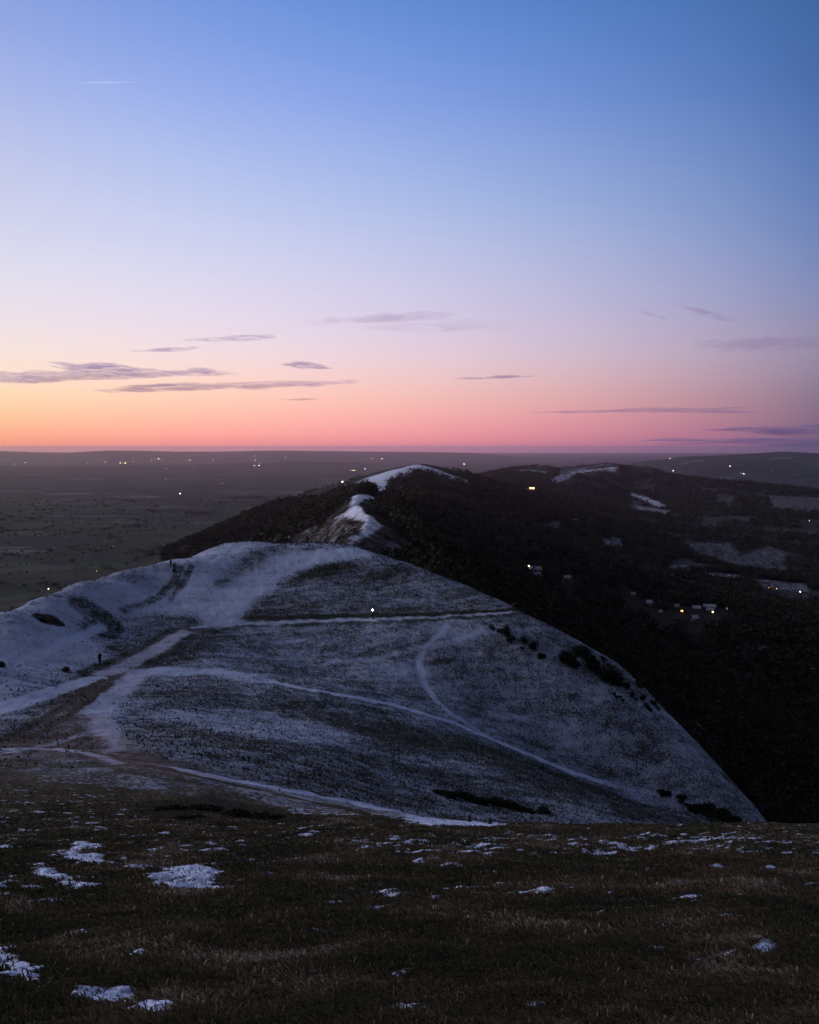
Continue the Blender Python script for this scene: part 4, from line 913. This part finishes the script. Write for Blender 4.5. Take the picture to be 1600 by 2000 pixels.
# ------------------------------------------------------------------ clouds: flat lenses of vapour far beyond the hills
def cloud(lobes, tau, label, Y=52000, group='thin clouds above the afterglow', colr=(.78, .66, 1.0)):
    V = []; Fc = []; off = 0; cx = sum(l[0]*l[2] for l in lobes)/sum(l[2] for l in lobes); cyy = lobes[0][1]; c0 = P(cx, cyy, Y); k = Y/F
    bm = bmesh.new(); bmesh.ops.create_icosphere(bm, subdivisions=4, radius=1); bv = np.array([v.co[:] for v in bm.verts]); bf = np.array([[v.index for v in f.verts] for f in bm.faces]); bm.free()
    dep = max(l[2] for l in lobes)*k*.5
    fr = []
    for (x, y, w, h, tilt) in lobes:                  # torn strands round every bank
        for _ in range(int(2+w/60)):
            a_ = rng.uniform(-.62, .62); fr.append((x+a_*w, y+rng.uniform(-.5, .45)*h-a_*w*tilt, w*rng.uniform(.15, .4), h*rng.uniform(.12, .3), tilt+rng.uniform(-.03, .03)))
    for (x, y, w, h, tilt) in list(lobes)+fr:
        sd_ = rng.uniform(0, 90); n1 = fbm(bv[:, 0]*1.3+sd_, bv[:, 1]*2+bv[:, 2]*.7, .28, 4); r = 1+.75*n1
        # thin out towards the tips
        q = bv*r[:, None]; q[:, 2] *= (1-.55*np.abs(bv[:, 0])**1.5)
        c = P(x, y, Y)-c0; zz = q[:, 2]*h*k*.5+q[:, 0]*w*k*.5*tilt
        V.append(np.stack([c[0]+q[:, 0]*w*k*.5, c[1]+q[:, 1]*dep*.5, c[2]+zz], 1)); Fc.append(bf+off); off += len(bv)
    m = bpy.data.materials.new('cloud_vapour'); m.use_nodes = True; t = m.node_tree; t.nodes.clear()
    v_ = N(t, 'ShaderNodeVolumePrincipled'); v_.inputs['Color'].default_value = (*colr, 1); v_.inputs['Density'].default_value = 1.9*tau/dep; v_.inputs['Anisotropy'].default_value = .45
    ot = N(t, 'ShaderNodeOutputMaterial'); t.links.new(v_.outputs[0], ot.inputs['Volume'])
    o = mesh_np('cloud', np.vstack(V), np.vstack(Fc), m, None, True, c0); tag(o, label, 'cloud', group); return o
cloud([(60,738,230,20,.02),(205,722,150,26,-.02),(170,733,260,16,.01),(250,729,240,18,0),(370,729,170,6,0),(0,736,110,20,.05)], .9, 'largest mauve cloud with a humped back, touching the left frame edge')
cloud([(350,756,230,13,.01),(520,751,260,9,.03),(600,749,160,4,.02),(270,762,120,5,.02)], .95, 'long thin mauve cloud just under the humped one')
cloud([(328,683,105,7,.04)], .6, 'short faint cloud streak above the humped cloud')
cloud([(480,660,110,9,.03),(430,663,140,4,.02)], .65, 'tapering cloud streak, highest at left')
cloud([(592,713,80,14,-.03),(620,718,60,5,-.05)], .6, 'small oval cloud right of the humped one')
cloud([(760,622,220,9,.04),(820,616,150,6,.03)], .42, 'long faint pink cloud streak above the middle')
cloud([(830,640,260,12,.0),(940,632,160,6,-.08)], .18, 'very faint veil just under the long pink streak')
cloud([(985,736,75,7,.03),(920,739,70,3,0)], .55, 'thin broken cloud streak right of the summit')
cloud([(590,780,70,4,.03)], .35, 'tiny faint streak below the long mauve cloud')
cloud([(1300,801,240,8,.01),(1200,803,150,4,0),(1120,805,120,3,0),(1400,804,160,4,-.02)], .6, 'long thin dusky cloud low above the right hills')
cloud([(1530,842,160,18,-.01),(1600,838,140,20,0),(1450,838,120,8,.03)], .75, 'broad slate coloured cloud bank at the right edge')
cloud([(1480,861,300,12,.01),(1600,868,260,20,0),(1330,860,160,6,0)], .65, 'lowest slate coloured cloud bank hugging the right horizon')
cloud([(1500,672,260,26,.02),(1640,668,180,28,0)], .22, 'wide faint purple veil at the right edge')
cloud([(1375,610,90,9,-.28),(1410,622,60,5,-.2)], .3, 'faint slanting wisp high at right')
cloud([(1278,616,60,5,-.3)], .25, 'short slanting wisp left of the other high wisp')
# aircraft trail, its sunlit look put in as faint emission of the vapour
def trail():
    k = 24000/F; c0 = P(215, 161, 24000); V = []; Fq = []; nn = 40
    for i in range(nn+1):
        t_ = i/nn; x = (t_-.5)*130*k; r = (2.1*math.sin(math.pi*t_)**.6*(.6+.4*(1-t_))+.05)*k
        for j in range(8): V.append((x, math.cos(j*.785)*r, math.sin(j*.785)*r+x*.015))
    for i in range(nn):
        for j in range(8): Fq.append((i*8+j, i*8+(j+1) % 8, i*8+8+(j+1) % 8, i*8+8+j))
    m = bpy.data.materials.new('trail_vapour_glow'); m.use_nodes = True; t = m.node_tree; t.nodes.clear()
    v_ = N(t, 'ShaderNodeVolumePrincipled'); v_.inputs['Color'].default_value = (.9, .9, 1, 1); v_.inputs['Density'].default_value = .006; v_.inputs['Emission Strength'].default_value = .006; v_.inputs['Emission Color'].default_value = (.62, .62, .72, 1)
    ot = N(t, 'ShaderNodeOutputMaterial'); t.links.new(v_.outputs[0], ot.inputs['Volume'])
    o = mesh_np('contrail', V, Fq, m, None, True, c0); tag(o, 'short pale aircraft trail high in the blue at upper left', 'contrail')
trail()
